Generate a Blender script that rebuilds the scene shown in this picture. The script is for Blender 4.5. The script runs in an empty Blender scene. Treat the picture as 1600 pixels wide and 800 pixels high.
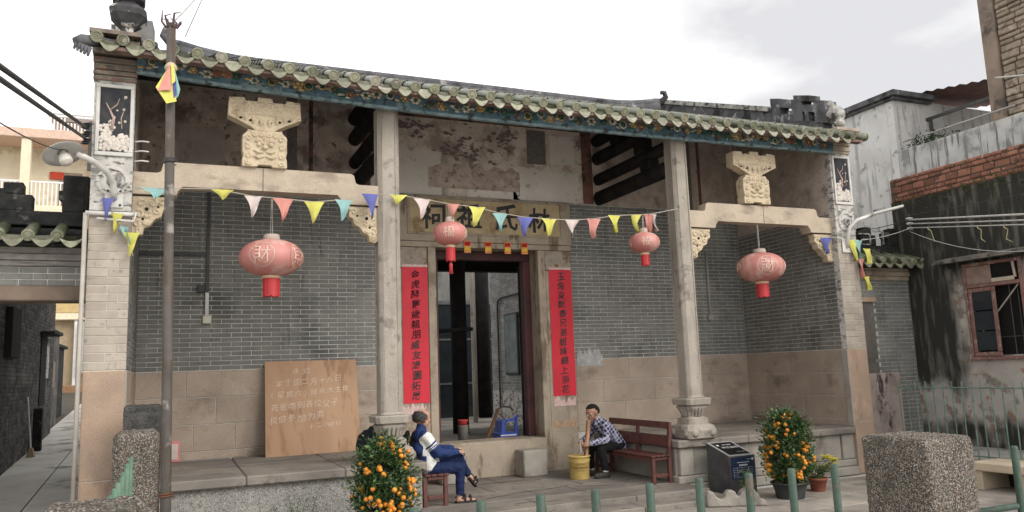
import bpy, bmesh, math, random
from mathutils import Vector, Matrix, noise
random.seed(7)
S = bpy.context.scene
COL = S.collection
R = math.radians

# ---------------------------------------------------------------- camera
cam_d = bpy.data.cameras.new('Camera'); cam = bpy.data.objects.new('Camera', cam_d); COL.objects.link(cam)
cam_d.sensor_width = 36; cam_d.lens = 1230.02 / 1600 * 36; cam_d.clip_start = .1; cam_d.clip_end = 2000
CAMP = Vector((-4.5789, -9.1984, 1.7070)); YAW, PIT, ROL = .41001, .14452, -.03606
_f = Vector((math.sin(YAW) * math.cos(PIT), math.cos(YAW) * math.cos(PIT), math.sin(PIT)))
_r0 = Vector((math.cos(YAW), -math.sin(YAW), 0)); _u0 = _r0.cross(_f)
_r = math.cos(ROL) * _r0 + math.sin(ROL) * _u0; _u = -math.sin(ROL) * _r0 + math.cos(ROL) * _u0
mw = Matrix(((_r.x, _u.x, -_f.x, CAMP.x), (_r.y, _u.y, -_f.y, CAMP.y), (_r.z, _u.z, -_f.z, CAMP.z), (0, 0, 0, 1)))
cam.matrix_world = mw
S.camera = cam

# ---------------------------------------------------------------- world: overcast daylight
SUN_EL, SUN_AZ = R(34), R(148)          # azimuth clockwise from +Y: behind the camera, to the right
W = bpy.data.worlds.new('World'); S.world = W; W.use_nodes = True
nt = W.node_tree; nt.nodes.clear()
def _n(t, **k):
    n = nt.nodes.new(t)
    for a, b in k.items(): setattr(n, a, b)
    return n
out = _n('ShaderNodeOutputWorld'); bg = _n('ShaderNodeBackground'); bg.inputs['Strength'].default_value = .1
sky = _n('ShaderNodeTexSky', sky_type='NISHITA', sun_disc=False, sun_elevation=SUN_EL, sun_rotation=SUN_AZ)
sky.air_density = 1.0; sky.dust_density = 4.0
hs = _n('ShaderNodeHueSaturation'); hs.inputs['Saturation'].default_value = .2
tc = _n('ShaderNodeTexCoord'); mp = _n('ShaderNodeMapping'); mp.inputs['Scale'].default_value = (1, 1, 2.2); mp.inputs['Location'].default_value = (.137, .280, .366)
nz = _n('ShaderNodeTexNoise'); nz.inputs['Scale'].default_value = 1.7; nz.inputs['Detail'].default_value = 6; nz.inputs['Roughness'].default_value = .52
rp = _n('ShaderNodeValToRGB'); rp.color_ramp.elements[0].position = .33; rp.color_ramp.elements[1].position = .56
rp.color_ramp.elements[0].color = (5.9, 5.9, 6.1, 1); rp.color_ramp.elements[1].color = (14.0, 13.95, 13.9, 1)
mx = _n('ShaderNodeMixRGB'); mx.inputs['Fac'].default_value = .88
L = nt.links.new
L(tc.outputs['Generated'], mp.inputs[0]); L(mp.outputs[0], nz.inputs['Vector']); L(nz.outputs['Fac'], rp.inputs[0])
L(sky.outputs[0], hs.inputs['Color']); L(hs.outputs[0], mx.inputs[1]); L(rp.outputs[0], mx.inputs[2])
L(mx.outputs[0], bg.inputs['Color']); L(bg.outputs[0], out.inputs[0])
sd = bpy.data.lights.new('sun', 'SUN'); sd.energy = 1.7; sd.angle = R(35); sd.color = (1, .97, .92)
so = bpy.data.objects.new('sun', sd); COL.objects.link(so)
_sd = Vector((math.sin(SUN_AZ) * math.cos(SUN_EL), math.cos(SUN_AZ) * math.cos(SUN_EL), math.sin(SUN_EL)))
so.rotation_euler = (-_sd).to_track_quat('-Z', 'Y').to_euler(); so.location = (0, -12, 20)
S.view_settings.view_transform = 'Standard'; S.view_settings.look = 'None'; S.view_settings.gamma = 1
S.view_settings.exposure = .5; S.view_settings.use_curve_mapping = False
S.render.engine = 'CYCLES'; S.cycles.max_bounces = 8; S.cycles.diffuse_bounces = 5

# ---------------------------------------------------------------- materials
MATS = {}
def srgb(r, g, b):
    f = lambda c: (c / 255 / 12.92) if c / 255 <= .04045 else ((c / 255 + .055) / 1.055) ** 2.4
    return (f(r), f(g), f(b))
def mat(name, c1, c2=None, scale=6, rough=.85, bump=0, bscale=60, speck=(), stain=(), rnd=0, metal=0, detail=5, gloss_var=0, band=None, trans=0, emit=None, coat=0):
    """procedural surface: noise blend c1-c2, fine specks, shaped stains, per-piece variation, relief"""
    if name in MATS: return MATS[name]
    m = bpy.data.materials.new(name); m.use_nodes = True; t = m.node_tree; N = t.nodes; K = t.links.new
    b = N['Principled BSDF']; b.inputs['Roughness'].default_value = rough; b.inputs['Metallic'].default_value = metal
    b.inputs['Specular IOR Level'].default_value = .15 if rough >= .65 else .5
    if coat: b.inputs['Coat Weight'].default_value = coat
    geo = N.new('ShaderNodeNewGeometry'); P = geo.outputs['Position']
    def noi(sc, det=4, vec=None, ro=.55):
        n = N.new('ShaderNodeTexNoise'); n.inputs['Detail'].default_value = det; n.inputs['Roughness'].default_value = ro
        if isinstance(sc, (tuple, list)):
            mpn = N.new('ShaderNodeMapping'); mpn.inputs['Scale'].default_value = sc; K(P, mpn.inputs[0]); K(mpn.outputs[0], n.inputs['Vector']); n.inputs['Scale'].default_value = 1
        else:
            K(P, n.inputs['Vector']); n.inputs['Scale'].default_value = sc
        return n.outputs['Fac']
    def ramp(f, lo, hi):
        r = N.new('ShaderNodeMapRange'); r.inputs[1].default_value = lo; r.inputs[2].default_value = hi; K(f, r.inputs[0]); return r.outputs[0]
    def mixc(f, a, c, typ='MIX'):
        x = N.new('ShaderNodeMixRGB'); x.blend_type = typ
        for i, v in ((0, f), (1, a), (2, c)):
            if isinstance(v, (int, float)): x.inputs[i].default_value = v
            elif isinstance(v, tuple): x.inputs[i].default_value = (*v[:3], 1)
            else: K(v, x.inputs[i])
        return x.outputs[0]
    c2 = c2 or tuple(x * .75 for x in c1)
    cur = mixc(ramp(noi(scale, detail), .38, .62), tuple(c1), tuple(c2))
    for sc, c, lo, hi in speck: cur = mixc(ramp(noi(sc, 2, ro=.7), .5 + (lo - .5) * .7, .5 + (hi - .5) * .75), cur, tuple(c))
    if rnd:
        oi = N.new('ShaderNodeObjectInfo'); ad = N.new('ShaderNodeMath'); ad.operation = 'ADD'
        K(geo.outputs['Random Per Island'], ad.inputs[0]); K(oi.outputs['Random'], ad.inputs[1])
        fr = N.new('ShaderNodeMath'); fr.operation = 'FRACT'; K(ad.outputs[0], fr.inputs[0])
        mr = N.new('ShaderNodeMapRange'); mr.inputs[3].default_value = 1 - rnd; mr.inputs[4].default_value = 1 + rnd; K(fr.outputs[0], mr.inputs[0])
        cb = N.new('ShaderNodeCombineColor')
        for i in range(3): K(mr.outputs[0], cb.inputs[i])
        cur = mixc(1.0, cur, cb.outputs[0], 'MULTIPLY')
    for sc, c, lo, hi in stain: cur = mixc(ramp(noi(sc, 7, ro=.6), .5 + (lo - .5) * .55, .5 + (hi - .5) * .62), cur, tuple(c))
    K(cur, b.inputs['Base Color'])
    if bump:
        bp = N.new('ShaderNodeBump'); bp.inputs['Strength'].default_value = bump; bp.inputs['Distance'].default_value = .01
        K(noi(bscale, 5, ro=.65), bp.inputs['Height']); K(bp.outputs[0], b.inputs['Normal'])
    if gloss_var: K(ramp(noi(scale * 3), rough - gloss_var, rough + gloss_var), b.inputs['Roughness'])
    if trans: b.inputs['Subsurface Weight'].default_value = trans; b.inputs['Subsurface Radius'].default_value = (.01, .01, .01)
    if emit: b.inputs['Emission Color'].default_value = (*emit, 1); b.inputs['Emission Strength'].default_value = 1
    MATS[name] = m
    return m

BK, WH = (.012, .011, .011), (.7, .68, .63)
M = dict(
  brick=mat('grey_brick', (.195, .191, .175), (.16, .157, .145), 3, .9, .3, 90, rnd=.085, stain=((1.3, (.095, .094, .087), .58, .80), (.8, (.25, .245, .22), .60, .82), ((14, 14, 1.5), (.12, .118, .11), .66, .78))),
  mortar=mat('lime_mortar', (.52, .51, .475), (.41, .40, .37), 5, .95, stain=((2, (.30, .295, .27), .58, .74),)),
  pbrick=mat('beige_brick', (.40, .35, .29), (.335, .29, .245), 4, .9, .25, 80, rnd=.10, stain=(((3, 3, 1), (.24, .21, .18), .6, .8), (14, (.25, .22, .19), .66, .75))),
  pmortar=mat('pale_mortar', (.56, .52, .46), (.46, .42, .37), 5, .95),
  dado=mat('warm_granite', (.385, .31, .245), (.305, .245, .195), 2.2, .85, .35, 120, speck=((170, (.16, .13, .11), .60, .68), (140, (.5, .42, .34), .62, .7)), rnd=.06, stain=(((1.6, 1.6, 2.4), (.21, .165, .13), .58, .78),)),
  pierst=mat('pier_granite', (.42, .30, .215), (.33, .245, .185), 2.0, .85, .35, 120, speck=((170, (.17, .13, .11), .61, .68),), stain=(((2, 2, .8), (.21, .15, .12), .56, .8), (1.3, (.5, .35, .25), .62, .8))),
  column=mat('column_granite', (.365, .327, .275), (.30, .268, .225), 3, .8, .35, 140, speck=((190, (.17, .15, .13), .60, .66), (150, (.48, .43, .37), .62, .7)), stain=(((5, 5, .7), (.22, .19, .16), .55, .76), (4, (.20, .175, .15), .62, .74))),
  beam=mat('beam_granite', (.48, .40, .305), (.40, .335, .26), 3, .85, .35, 130, speck=((170, (.25, .2, .16), .61, .68),), stain=(((2, 2, 4), (.27, .22, .17), .56, .76),)),
  carve=mat('carved_stone', (.55, .455, .32), (.46, .38, .27), 6, .9, .5, 90, speck=((60, (.35, .26, .17), .6, .7),), stain=((7, (.33, .25, .17), .62, .78),)),
  slab=mat('grey_granite_slab', (.255, .225, .19), (.185, .165, .145), 1.8, .82, .3, 110, speck=((160, (.12, .11, .1), .6, .68),), rnd=.07, stain=(((.7, 3, 3), (.13, .115, .10), .55, .78), (6, (.14, .12, .105), .64, .74))),
  edge=mat('platform_granite', (.34, .31, .265), (.26, .235, .205), 3, .85, .4, 120, speck=((150, (.13, .12, .11), .58, .66), (150, (.5, .46, .4), .62, .7)), stain=(((3, 3, 1.2), (.17, .15, .13), .56, .76),)),
  rough=mat('rough_stone', (.30, .28, .25), (.19, .18, .165), 8, .95, .8, 45, speck=((70, (.10, .10, .09), .56, .64), (80, (.46, .43, .38), .60, .68)), stain=((2.0, (.14, .13, .11), .58, .76),)),
  paving=mat('paving_stone', (.34, .30, .255), (.25, .225, .195), 1.5, .85, .3, 90, speck=((140, (.17, .15, .13), .6, .68),), rnd=.08, stain=((1.3, (.17, .15, .13), .55, .75),)),
  joint=mat('dirt_joint', (.10, .088, .072), (.06, .055, .045), 9, .95),
  mural=mat('mural_plaster_dark', (.52, .43, .375), (.34, .28, .24), 3.5, .9, .15, 40, detail=8, speck=((13, (.48, .38, .32), .62, .72),), stain=((2.4, (.20, .16, .14), .53, .70), (1.4, (.55, .49, .44), .62, .70), (9, (.17, .135, .12), .63, .72))),
  mural2=mat('mural_plaster', (.64, .555, .475), (.52, .44, .375), 4, .9, .15, 40, detail=8, speck=((22, (.30, .24, .205), .64, .74),), stain=((2.0, (.36, .29, .245), .56, .72), (3.6, (.26, .20, .175), .66, .76))),
  mural3=mat('mural_side', (.48, .40, .345), (.35, .29, .25), 3, .9, .15, 40, detail=8, speck=((18, (.27, .22, .19), .64, .76),), stain=((2.2, (.24, .19, .165), .58, .78), (1.2, (.50, .42, .36), .60, .70))),
  patch=mat('bare_plaster', (.68, .625, .56), (.60, .55, .49), 2, .92, .1, 50, stain=((5, (.36, .32, .28), .64, .78),)),
  mborder=mat('mural_border', (.20, .10, .075), (.13, .07, .055), 8, .9, stain=((5, (.06, .045, .04), .55, .66),)),
  msquare=mat('mural_dark_square', (.12, .11, .105), (.19, .165, .15), 30, .9),
  ochre=mat('plaque_ochre', (.46, .36, .215), (.38, .295, .18), 5, .85, .2, 60, stain=((3, (.26, .17, .09), .58, .75),)),
  lintel=mat('lintel_granite', (.40, .33, .25), (.33, .275, .215), 3, .85, .3, 120, speck=((90, (.2, .165, .13), .6, .68),), stain=((2.5, (.22, .17, .125), .54, .74), ((6, 6, 1.5), (.17, .125, .09), .62, .74))),
  rubble=mat('patched_render', (.36, .31, .25), (.26, .22, .18), 9, .95, .6, 30, stain=((8, (.20, .12, .07), .58, .7),)),
  ink=mat('black_ink', (.012, .011, .011), (.02, .018, .017), 20, .6),
  inkfade=mat('faded_ink', (.085, .012, .018), (.055, .012, .016), 9, .7),
  redpaper=mat('red_paper', (.58, .010, .028), (.50, .008, .024), 2, .6, .05, 15),
  pinkpaper=mat('torn_pink_paper', (.62, .45, .42), (.5, .36, .33), 20, .9),
  redgold=mat('red_gold_paper', (.55, .05, .02), (.50, .12, .02), 40, .5, speck=((60, (.75, .42, .05), .52, .58),)),
  tile=mat('green_glazed_tile', (.12, .135, .07), (.08, .095, .05), 9, .4, .2, 60, rnd=.22, stain=((4, (.20, .19, .15), .56, .72), (11, (.05, .05, .035), .62, .75))),
  tile_end=mat('tile_end_glaze', (.215, .21, .14), (.15, .15, .098), 14, .5, .4, 45, rnd=.28, stain=((9, (.13, .13, .08), .57, .70), (5, (.30, .28, .22), .62, .72))),
  tile_top=mat('weathered_roof_tile', (.20, .185, .16), (.13, .125, .10), 6, .8, .3, 40, rnd=.2, stain=((3, (.10, .11, .06), .55, .7),)),
  eavewood=mat('eave_board', (.16, .105, .085), (.10, .07, .06), 9, .9, rnd=.15, stain=((6, (.26, .18, .15), .6, .7),)),
  blue=mat('painted_fascia', (.10, .165, .195), (.06, .105, .13), 6, .75, .1, 40, stain=((9, (.045, .05, .05), .54, .64), (5, (.17, .22, .23), .62, .72))),
  bluetrim=mat('fascia_trim', (.21, .29, .30), (.13, .18, .19), 8, .75, stain=((9, (.05, .06, .06), .58, .68),)),
  fl1=mat('ornament_ochre', (.42, .27, .10), (.30, .19, .08), 30, .8, rnd=.25), fl2=mat('ornament_cream', (.52, .46, .36), (.36, .31, .25), 30, .8, rnd=.25),
  fl3=mat('ornament_green', (.05, .13, .09), (.03, .07, .05), 30, .8, rnd=.3), fl4=mat('ornament_rust', (.26, .12, .07), (.16, .08, .06), 30, .8, rnd=.3),
  timber=mat('smoked_timber', (.020, .017, .016), (.011, .010, .010), 5, .8),
  redwood=mat('dark_red_timber', (.085, .022, .022), (.055, .016, .016), 3, .6, stain=((4, (.03, .014, .014), .58, .74),)),
  panelblk=mat('black_panel', (.035, .035, .040), (.055, .055, .058), 12, .85, .1, 50),
  whitepl=mat('weathered_white_plaster', (.56, .53, .49), (.42, .40, .37), 7, .92, .3, 60, stain=(((6, 6, 9), (.20, .19, .18), .53, .68), ((9, 9, 26), (.11, .105, .10), .60, .70))),
  relief=mat('white_relief', (.66, .60, .53), (.48, .43, .38), 25, .9, .2, 60), blossom=mat('pink_relief', (.50, .37, .33), (.38, .27, .24), 30, .9),
  ridge=mat('grey_ridge_plaster', (.12, .118, .122), (.075, .074, .078), 5, .95, .4, 40, stain=((6, (.30, .295, .29), .60, .72), (3, (.035, .034, .034), .56, .7))),
  ridgew=mat('pale_weathered_plaster', (.42, .41, .37), (.22, .215, .2), 9, .95, .5, 40, stain=((7, (.07, .07, .066), .55, .66),)),
  black=mat('soot_black_masonry', (.016, .016, .016), (.03, .03, .028), 7, .95, .5, 30, stain=((5, (.09, .088, .08), .66, .76),)),
  steel=mat('painted_steel_pole', (.105, .092, .08), (.068, .06, .053), 3, .65, .15, 60, stain=(((20, 20, 2), (.085, .06, .045), .56, .7), (4, (.24, .22, .2), .64, .75))),
  grn=mat('green_paint', (.045, .082, .058), (.03, .055, .04), 9, .6, .2, 60, stain=((30, (.055, .085, .055), .58, .66), (9, (.10, .065, .045), .68, .74))),
  grn2=mat('dull_green_paint', (.16, .235, .19), (.10, .16, .125), 9, .65, stain=((20, (.12, .075, .05), .64, .7),)),
  whitepipe=mat('white_pipe', (.62, .60, .56), (.5, .48, .45), 8, .5), greypipe=mat('grey_conduit', (.36, .34, .31), (.28, .265, .24), 8, .6),
  darkpipe=mat('dark_conduit', (.06, .058, .056), (.04, .04, .04), 8, .6),
  plywood=mat('plywood', (.40, .255, .16), (.34, .21, .13), (2.5, 2.5, .6), .7, .08, 40, stain=(((8, 8, .8), (.28, .165, .10), .56, .72),)),
  chalk=mat('chalk', (.64, .54, .455), (.52, .41, .32), 60, .95),
  bench=mat('bench_wood', (.125, .042, .032), (.085, .028, .022), (3, 3, 3), .5, .1, 60, stain=((9, (.05, .022, .018), .6, .72),)),
  cord=mat('cord', (.42, .38, .32), None, 20, .9), cable=mat('black_cable', (.025, .025, .028), None, 20, .6), wire=mat('pale_wire', (.5, .48, .45), None, 20, .7),
  glass=mat('dark_glass', (.02, .026, .03), (.03, .036, .04), 3, .12),
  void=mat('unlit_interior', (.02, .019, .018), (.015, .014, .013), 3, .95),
)
def flatm(name, c, rough=.7, **k): return mat(name, c, tuple(x * .86 for x in c), 8, rough, **k)

# ---------------------------------------------------------------- mesh helpers
def add_v(a, b): return (a[0] + b[0], a[1] + b[1], a[2] + b[2])
class MB:
    def __init__(s): s.v = []; s.f = []; s.mi = []
    def add(s, vs, fs, mi=0):
        o = len(s.v); s.v += [tuple(v) for v in vs]; s.f += [tuple(i + o for i in f) for f in fs]; s.mi += [mi] * len(fs); return s
    def box(s, x0, x1, y0, y1, z0, z1, b=0, mi=0):
        return s.obox(((x0 + x1) / 2, (y0 + y1) / 2, (z0 + z1) / 2), ((x1 - x0) / 2, 0, 0), (0, (y1 - y0) / 2, 0), (0, 0, (z1 - z0) / 2), b, mi)
    def obox(s, c, ux, uy, uz, b=0, mi=0):
        c, ux, uy, uz = Vector(c), Vector(ux), Vector(uy), Vector(uz)
        if ux.cross(uy).dot(uz) < 0: ux = -ux
        if b <= 0:
            vs = [c + ux * i + uy * j + uz * k for k in (-1, 1) for j in (-1, 1) for i in (-1, 1)]
            return s.add(vs, [(0, 2, 3, 1), (4, 5, 7, 6), (0, 1, 5, 4), (2, 6, 7, 3), (0, 4, 6, 2), (1, 3, 7, 5)], mi)
        A = [ux, uy, uz]; Ls = [a.length for a in A]; b = min(b, .45 * min(Ls) * 2 if min(Ls) > 0 else b, min(Ls) * .9)
        I = [1 - b / l for l in Ls]
        idx = {}; vs = []
        for sx in (-1, 1):
            for sy in (-1, 1):
                for sz in (-1, 1):
                    for a in range(3):
                        k = [sx * I[0], sy * I[1], sz * I[2]]; k[a] = (sx, sy, sz)[a]
                        idx[(sx, sy, sz, a)] = len(vs); vs.append(c + ux * k[0] + uy * k[1] + uz * k[2])
        fs = []
        for a in range(3):
            p, q = (a + 1) % 3, (a + 2) % 3
            for sg in (-1, 1):
                cy = []
                for (i, j) in ((-1, -1), (1, -1), (1, 1), (-1, 1)):
                    k = [0, 0, 0]; k[a] = sg; k[p] = i; k[q] = j; cy.append(idx[(*k, a)])
                fs.append(cy if sg > 0 else cy[::-1])
        for a in range(3):               # edges along axis a
            p, q = (a + 1) % 3, (a + 2) % 3
            for i in (-1, 1):
                for j in (-1, 1):
                    def g(t, ax):
                        k = [0, 0, 0]; k[a] = t; k[p] = i; k[q] = j; return idx[(*k, ax)]
                    cy = [g(-1, p), g(1, p), g(1, q), g(-1, q)]
                    fs.append(cy[::-1] if i * j > 0 else cy)
        for sx in (-1, 1):
            for sy in (-1, 1):
                for sz in (-1, 1):
                    cy = [idx[(sx, sy, sz, a)] for a in range(3)]
                    fs.append(cy if sx * sy * sz > 0 else cy[::-1])
        return s.add(vs, fs, mi)
    def prism(s, poly, o, u, v, d, mi=0):
        """extrude 2-D outline poly (frame o,u,v) along vector d"""
        o, u, v, d = Vector(o), Vector(u), Vector(v), Vector(d)
        ar = sum(poly[i][0] * poly[(i + 1) % len(poly)][1] - poly[(i + 1) % len(poly)][0] * poly[i][1] for i in range(len(poly)))
        if (ar > 0) == (u.cross(v).dot(d) > 0): poly = poly[::-1]
        n = len(poly); a = [o + u * p[0] + v * p[1] for p in poly]; bb = [p + d for p in a]
        return s.add(a + bb, [tuple(range(n)), tuple(range(2 * n - 1, n - 1, -1))] + [(i, i + n, (i + 1) % n + n, (i + 1) % n) for i in range(n)], mi)
    def tube(s, pts, rad, n=8, cap=True, mi=0, closed=False):
        pts = [Vector(p) for p in pts]; m = len(pts)
        if not isinstance(rad, (list, tuple)): rad = [rad] * m
        vs = []; ref = None
        for i, p in enumerate(pts):
            t = (pts[min(i + 1, m - 1)] - pts[max(i - 1, 0)])
            t = t.normalized() if t.length > 1e-9 else Vector((0, 0, 1))
            if ref is None: ref = Vector((0, 0, 1)) if abs(t.z) < .9 else Vector((1, 0, 0))
            a = ref - t * ref.dot(t); a.normalize(); ref = a; bt = t.cross(a)
            for k in range(n):
                th = 2 * math.pi * k / n; vs.append(p + (a * math.cos(th) + bt * math.sin(th)) * rad[i])
        fs = [(i * n + k, i * n + (k + 1) % n, (i + 1) * n + (k + 1) % n, (i + 1) * n + k) for i in range(m - 1) for k in range(n)]
        if cap: fs += [tuple(range(n))[::-1], tuple((m - 1) * n + k for k in range(n))]
        return s.add(vs, fs, mi)
    def lathe(s, prof, c=(0, 0, 0), n=24, mi=0, lob=0, axis=None, cap=True):
        c = Vector(c); vs = []
        ex, ey, ez = axis or (Vector((1, 0, 0)), Vector((0, 1, 0)), Vector((0, 0, 1)))
        for r, z in prof:
            for k in range(n):
                th = 2 * math.pi * k / n; rr = r * (1 + lob * (1 if k % 2 else -1)); vs.append(c + ex * rr * math.cos(th) + ey * rr * math.sin(th) + ez * z)
        m = len(prof)
        fs = [(i * n + k, i * n + (k + 1) % n, (i + 1) * n + (k + 1) % n, (i + 1) * n + k) for i in range(m - 1) for k in range(n)]
        if cap: fs += [tuple(range(n))[::-1], tuple((m - 1) * n + k for k in range(n))]
        return s.add(vs, fs, mi)
    def loft(s, secs, c=(0, 0), mi=0):
        """stack of chamfered-square sections: (z, half width, chamfer)"""
        vs = []
        for z, h, ch in secs:
            p = [(h, -h + ch), (h, h - ch), (h - ch, h), (-h + ch, h), (-h, h - ch), (-h, -h + ch), (-h + ch, -h), (h - ch, -h)]
            vs += [(c[0] + x, c[1] + y, z) for x, y in p]
        n = 8; m = len(secs)
        fs = [(i * n + k, i * n + (k + 1) % n, (i + 1) * n + (k + 1) % n, (i + 1) * n + k) for i in range(m - 1) for k in range(n)]
        fs += [tuple(range(n))[::-1], tuple((m - 1) * n + k for k in range(n))]
        return s.add(vs, fs, mi)
    def sphere(s, c, r, nu=10, nv=6, mi=0, sc=(1, 1, 1)):
        vs = [(c[0], c[1], c[2] - r * sc[2])]
        for j in range(1, nv):
            ph = -math.pi / 2 + math.pi * j / nv
            for i in range(nu):
                th = 2 * math.pi * i / nu; vs.append((c[0] + r * sc[0] * math.cos(ph) * math.cos(th), c[1] + r * sc[1] * math.cos(ph) * math.sin(th), c[2] + r * sc[2] * math.sin(ph)))
        vs.append((c[0], c[1], c[2] + r * sc[2])); t = len(vs) - 1
        fs = [(0, 1 + (i + 1) % nu, 1 + i) for i in range(nu)]
        for j in range(nv - 2):
            fs += [(1 + j * nu + i, 1 + j * nu + (i + 1) % nu, 1 + (j + 1) * nu + (i + 1) % nu, 1 + (j + 1) * nu + i) for i in range(nu)]
        fs += [(t, 1 + (nv - 2) * nu + i, 1 + (nv - 2) * nu + (i + 1) % nu) for i in range(nu)]
        return s.add(vs, fs, mi)
    def capsule(s, a, b, ra, rb, n=10):
        a, b = Vector(a), Vector(b); d = b - a; L_ = d.length
        if L_ < 1e-6: return s.sphere(a, ra)
        t = d / L_; pts = []; rad = []
        for k in range(4):
            ph = math.pi / 2 * (1 - k / 4); pts.append(a - t * ra * math.sin(ph)); rad.append(max(ra * math.cos(ph), .0005))
        pts.append(a); rad.append(ra); pts.append(b); rad.append(rb)
        for k in range(1, 5):
            ph = math.pi / 2 * k / 4; pts.append(b + t * rb * math.sin(ph)); rad.append(max(rb * math.cos(ph), .0005))
        return s.tube(pts, rad, n)
    def mesh(s, name, mats, smooth=False):
        me = bpy.data.meshes.new(name); me.from_pydata(s.v, [], s.f)
        for m in (mats if isinstance(mats, (list, tuple)) else [mats]): me.materials.append(m)
        if any(s.mi): me.polygons.foreach_set('material_index', s.mi)
        if smooth: me.polygons.foreach_set('use_smooth', [True] * len(s.f))
        me.update(); return me
    def build(s, name, mats, parent=None, smooth=False):
        return link(name, s.mesh(name, mats, smooth), parent)
def link(name, me, parent=None, loc=None, rot=None, scale=None):
    o = bpy.data.objects.new(name, me); COL.objects.link(o)
    if loc: o.location = loc
    if rot: o.rotation_euler = rot
    if scale: o.scale = scale
    if parent:
        o.parent = parent; o.matrix_parent_inverse = world_of(parent).inverted()
    return o
def world_of(o):
    m = Matrix.LocRotScale(o.location, o.rotation_euler, o.scale)
    return (world_of(o.parent) @ o.matrix_parent_inverse @ m) if o.parent else m
def tag(o, label=None, cat=None, group=None, kind=None):
    for k, v in (('label', label), ('category', cat), ('group', group), ('kind', kind)):
        if v: o[k] = v
    return o
def thing(name, label, cat, loc=(0, 0, 0), group=None):
    o = bpy.data.objects.new(name, None); COL.objects.link(o); o.location = loc; o.empty_display_size = .2
    return tag(o, label, cat, group)
def struct(name, mb, m, smooth=False):
    return tag(mb.build(name, m, None, smooth), kind='structure')
def copy_tree(o, parent=None):
    c = o.copy(); COL.objects.link(c)
    if parent: c.parent = parent
    for ch in [x for x in bpy.data.objects if x.parent == o]: copy_tree(ch, c)
    return c
def jitter(mb, amp, sc=3.0, seed=0.0):
    mb.v = [tuple(Vector(v) + noise.noise_vector(Vector(v) * sc + Vector((seed, seed * 2, 0))) * amp) for v in mb.v]; return mb
TMP = bpy.data.scenes.new('workbench'); TVL = TMP.view_layers[0]
def evaluated(o):
    """mesh of one object after its modifiers, worked out in a scratch scene"""
    TMP.collection.objects.link(o); TVL.update(); me = bpy.data.meshes.new_from_object(o.evaluated_get(TVL.depsgraph)); return me
def remesh(mb, voxel, smooth_iter=2, name='m', mats=None, disp=0, dsc=20, seed=0):
    """fuse overlapping shapes into one continuous surface"""
    me = mb.mesh(name + '_src', []) ; o = bpy.data.objects.new(name + '_src', me)
    md = o.modifiers.new('r', 'REMESH'); md.mode = 'VOXEL'; md.voxel_size = voxel
    if smooth_iter:
        ms = o.modifiers.new('s', 'SMOOTH'); ms.factor = .5; ms.iterations = smooth_iter
    nm = evaluated(o)
    bpy.data.objects.remove(o); bpy.data.meshes.remove(me); nm.name = name
    if disp:
        cn = [(v.co.copy(), v.normal.copy()) for v in nm.vertices]; flat = []
        for co, no in cn:
            flat.extend(co + no * (noise.noise(co * dsc + Vector((seed, 0, 0))) * disp + noise.noise(co * dsc * 2.3 + Vector((0, seed, 0))) * disp * .6))
        nm.vertices.foreach_set('co', flat)
    nm.materials.clear()
    for m in (mats if isinstance(mats, (list, tuple)) else [mats]): nm.materials.append(m)
    nm.polygons.foreach_set('use_smooth', [True] * len(nm.polygons)); nm.update()
    return nm
_GL = {}
def glyph(ch, bold=.0):
    """flat outline mesh of written characters, centred, about unit height"""
    k = (ch, bold)
    if k in _GL: return _GL[k]
    cu = bpy.data.curves.new('g', 'FONT'); cu.body = ch; cu.size = 1; cu.resolution_u = 2; cu.offset = bold; cu.fill_mode = 'FRONT' if hasattr(cu, 'fill_mode') else cu.fill_mode
    o = bpy.data.objects.new('g', cu); me = evaluated(o)
    vs = [tuple(v.co) for v in me.vertices]; fs = [tuple(p.vertices) for p in me.polygons]
    bpy.data.objects.remove(o); bpy.data.curves.remove(cu); bpy.data.meshes.remove(me)
    if vs:
        x0, x1 = min(v[0] for v in vs), max(v[0] for v in vs); y0, y1 = min(v[1] for v in vs), max(v[1] for v in vs); h = max(y1 - y0, (x1 - x0) if len(ch) == 1 else 0, 1e-6)
        vs = [((v[0] - (x0 + x1) / 2) / h, (v[1] - (y0 + y1) / 2) / h) for v in vs]
    _GL[k] = (vs, fs); return _GL[k]
def brush(vs, seed, amp=.035, slant=.06):
    """hand-written wobble and slant"""
    return [(x + slant * y * .5 + amp * noise.noise((x * 3 + seed, y * 3, seed)), y + slant * x + amp * noise.noise((y * 3, x * 3 + seed, 7.7))) for x, y in vs]
def put_glyph(mb, ch, o, u, v, size, n, bold=.01, seed=0, amp=.03, slant=.05, mi=0, wide=1):
    vs, fs = glyph(ch, bold); vs = brush(vs, seed, amp, slant)
    o, u, v, n = Vector(o), Vector(u), Vector(v), Vector(n)
    flip = u.cross(v).dot(n) < 0
    mb.add([o + u * (x * size * wide) + v * (y * size) + n for x, y in vs], [f[::-1] if flip else f for f in fs], mi)

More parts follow.
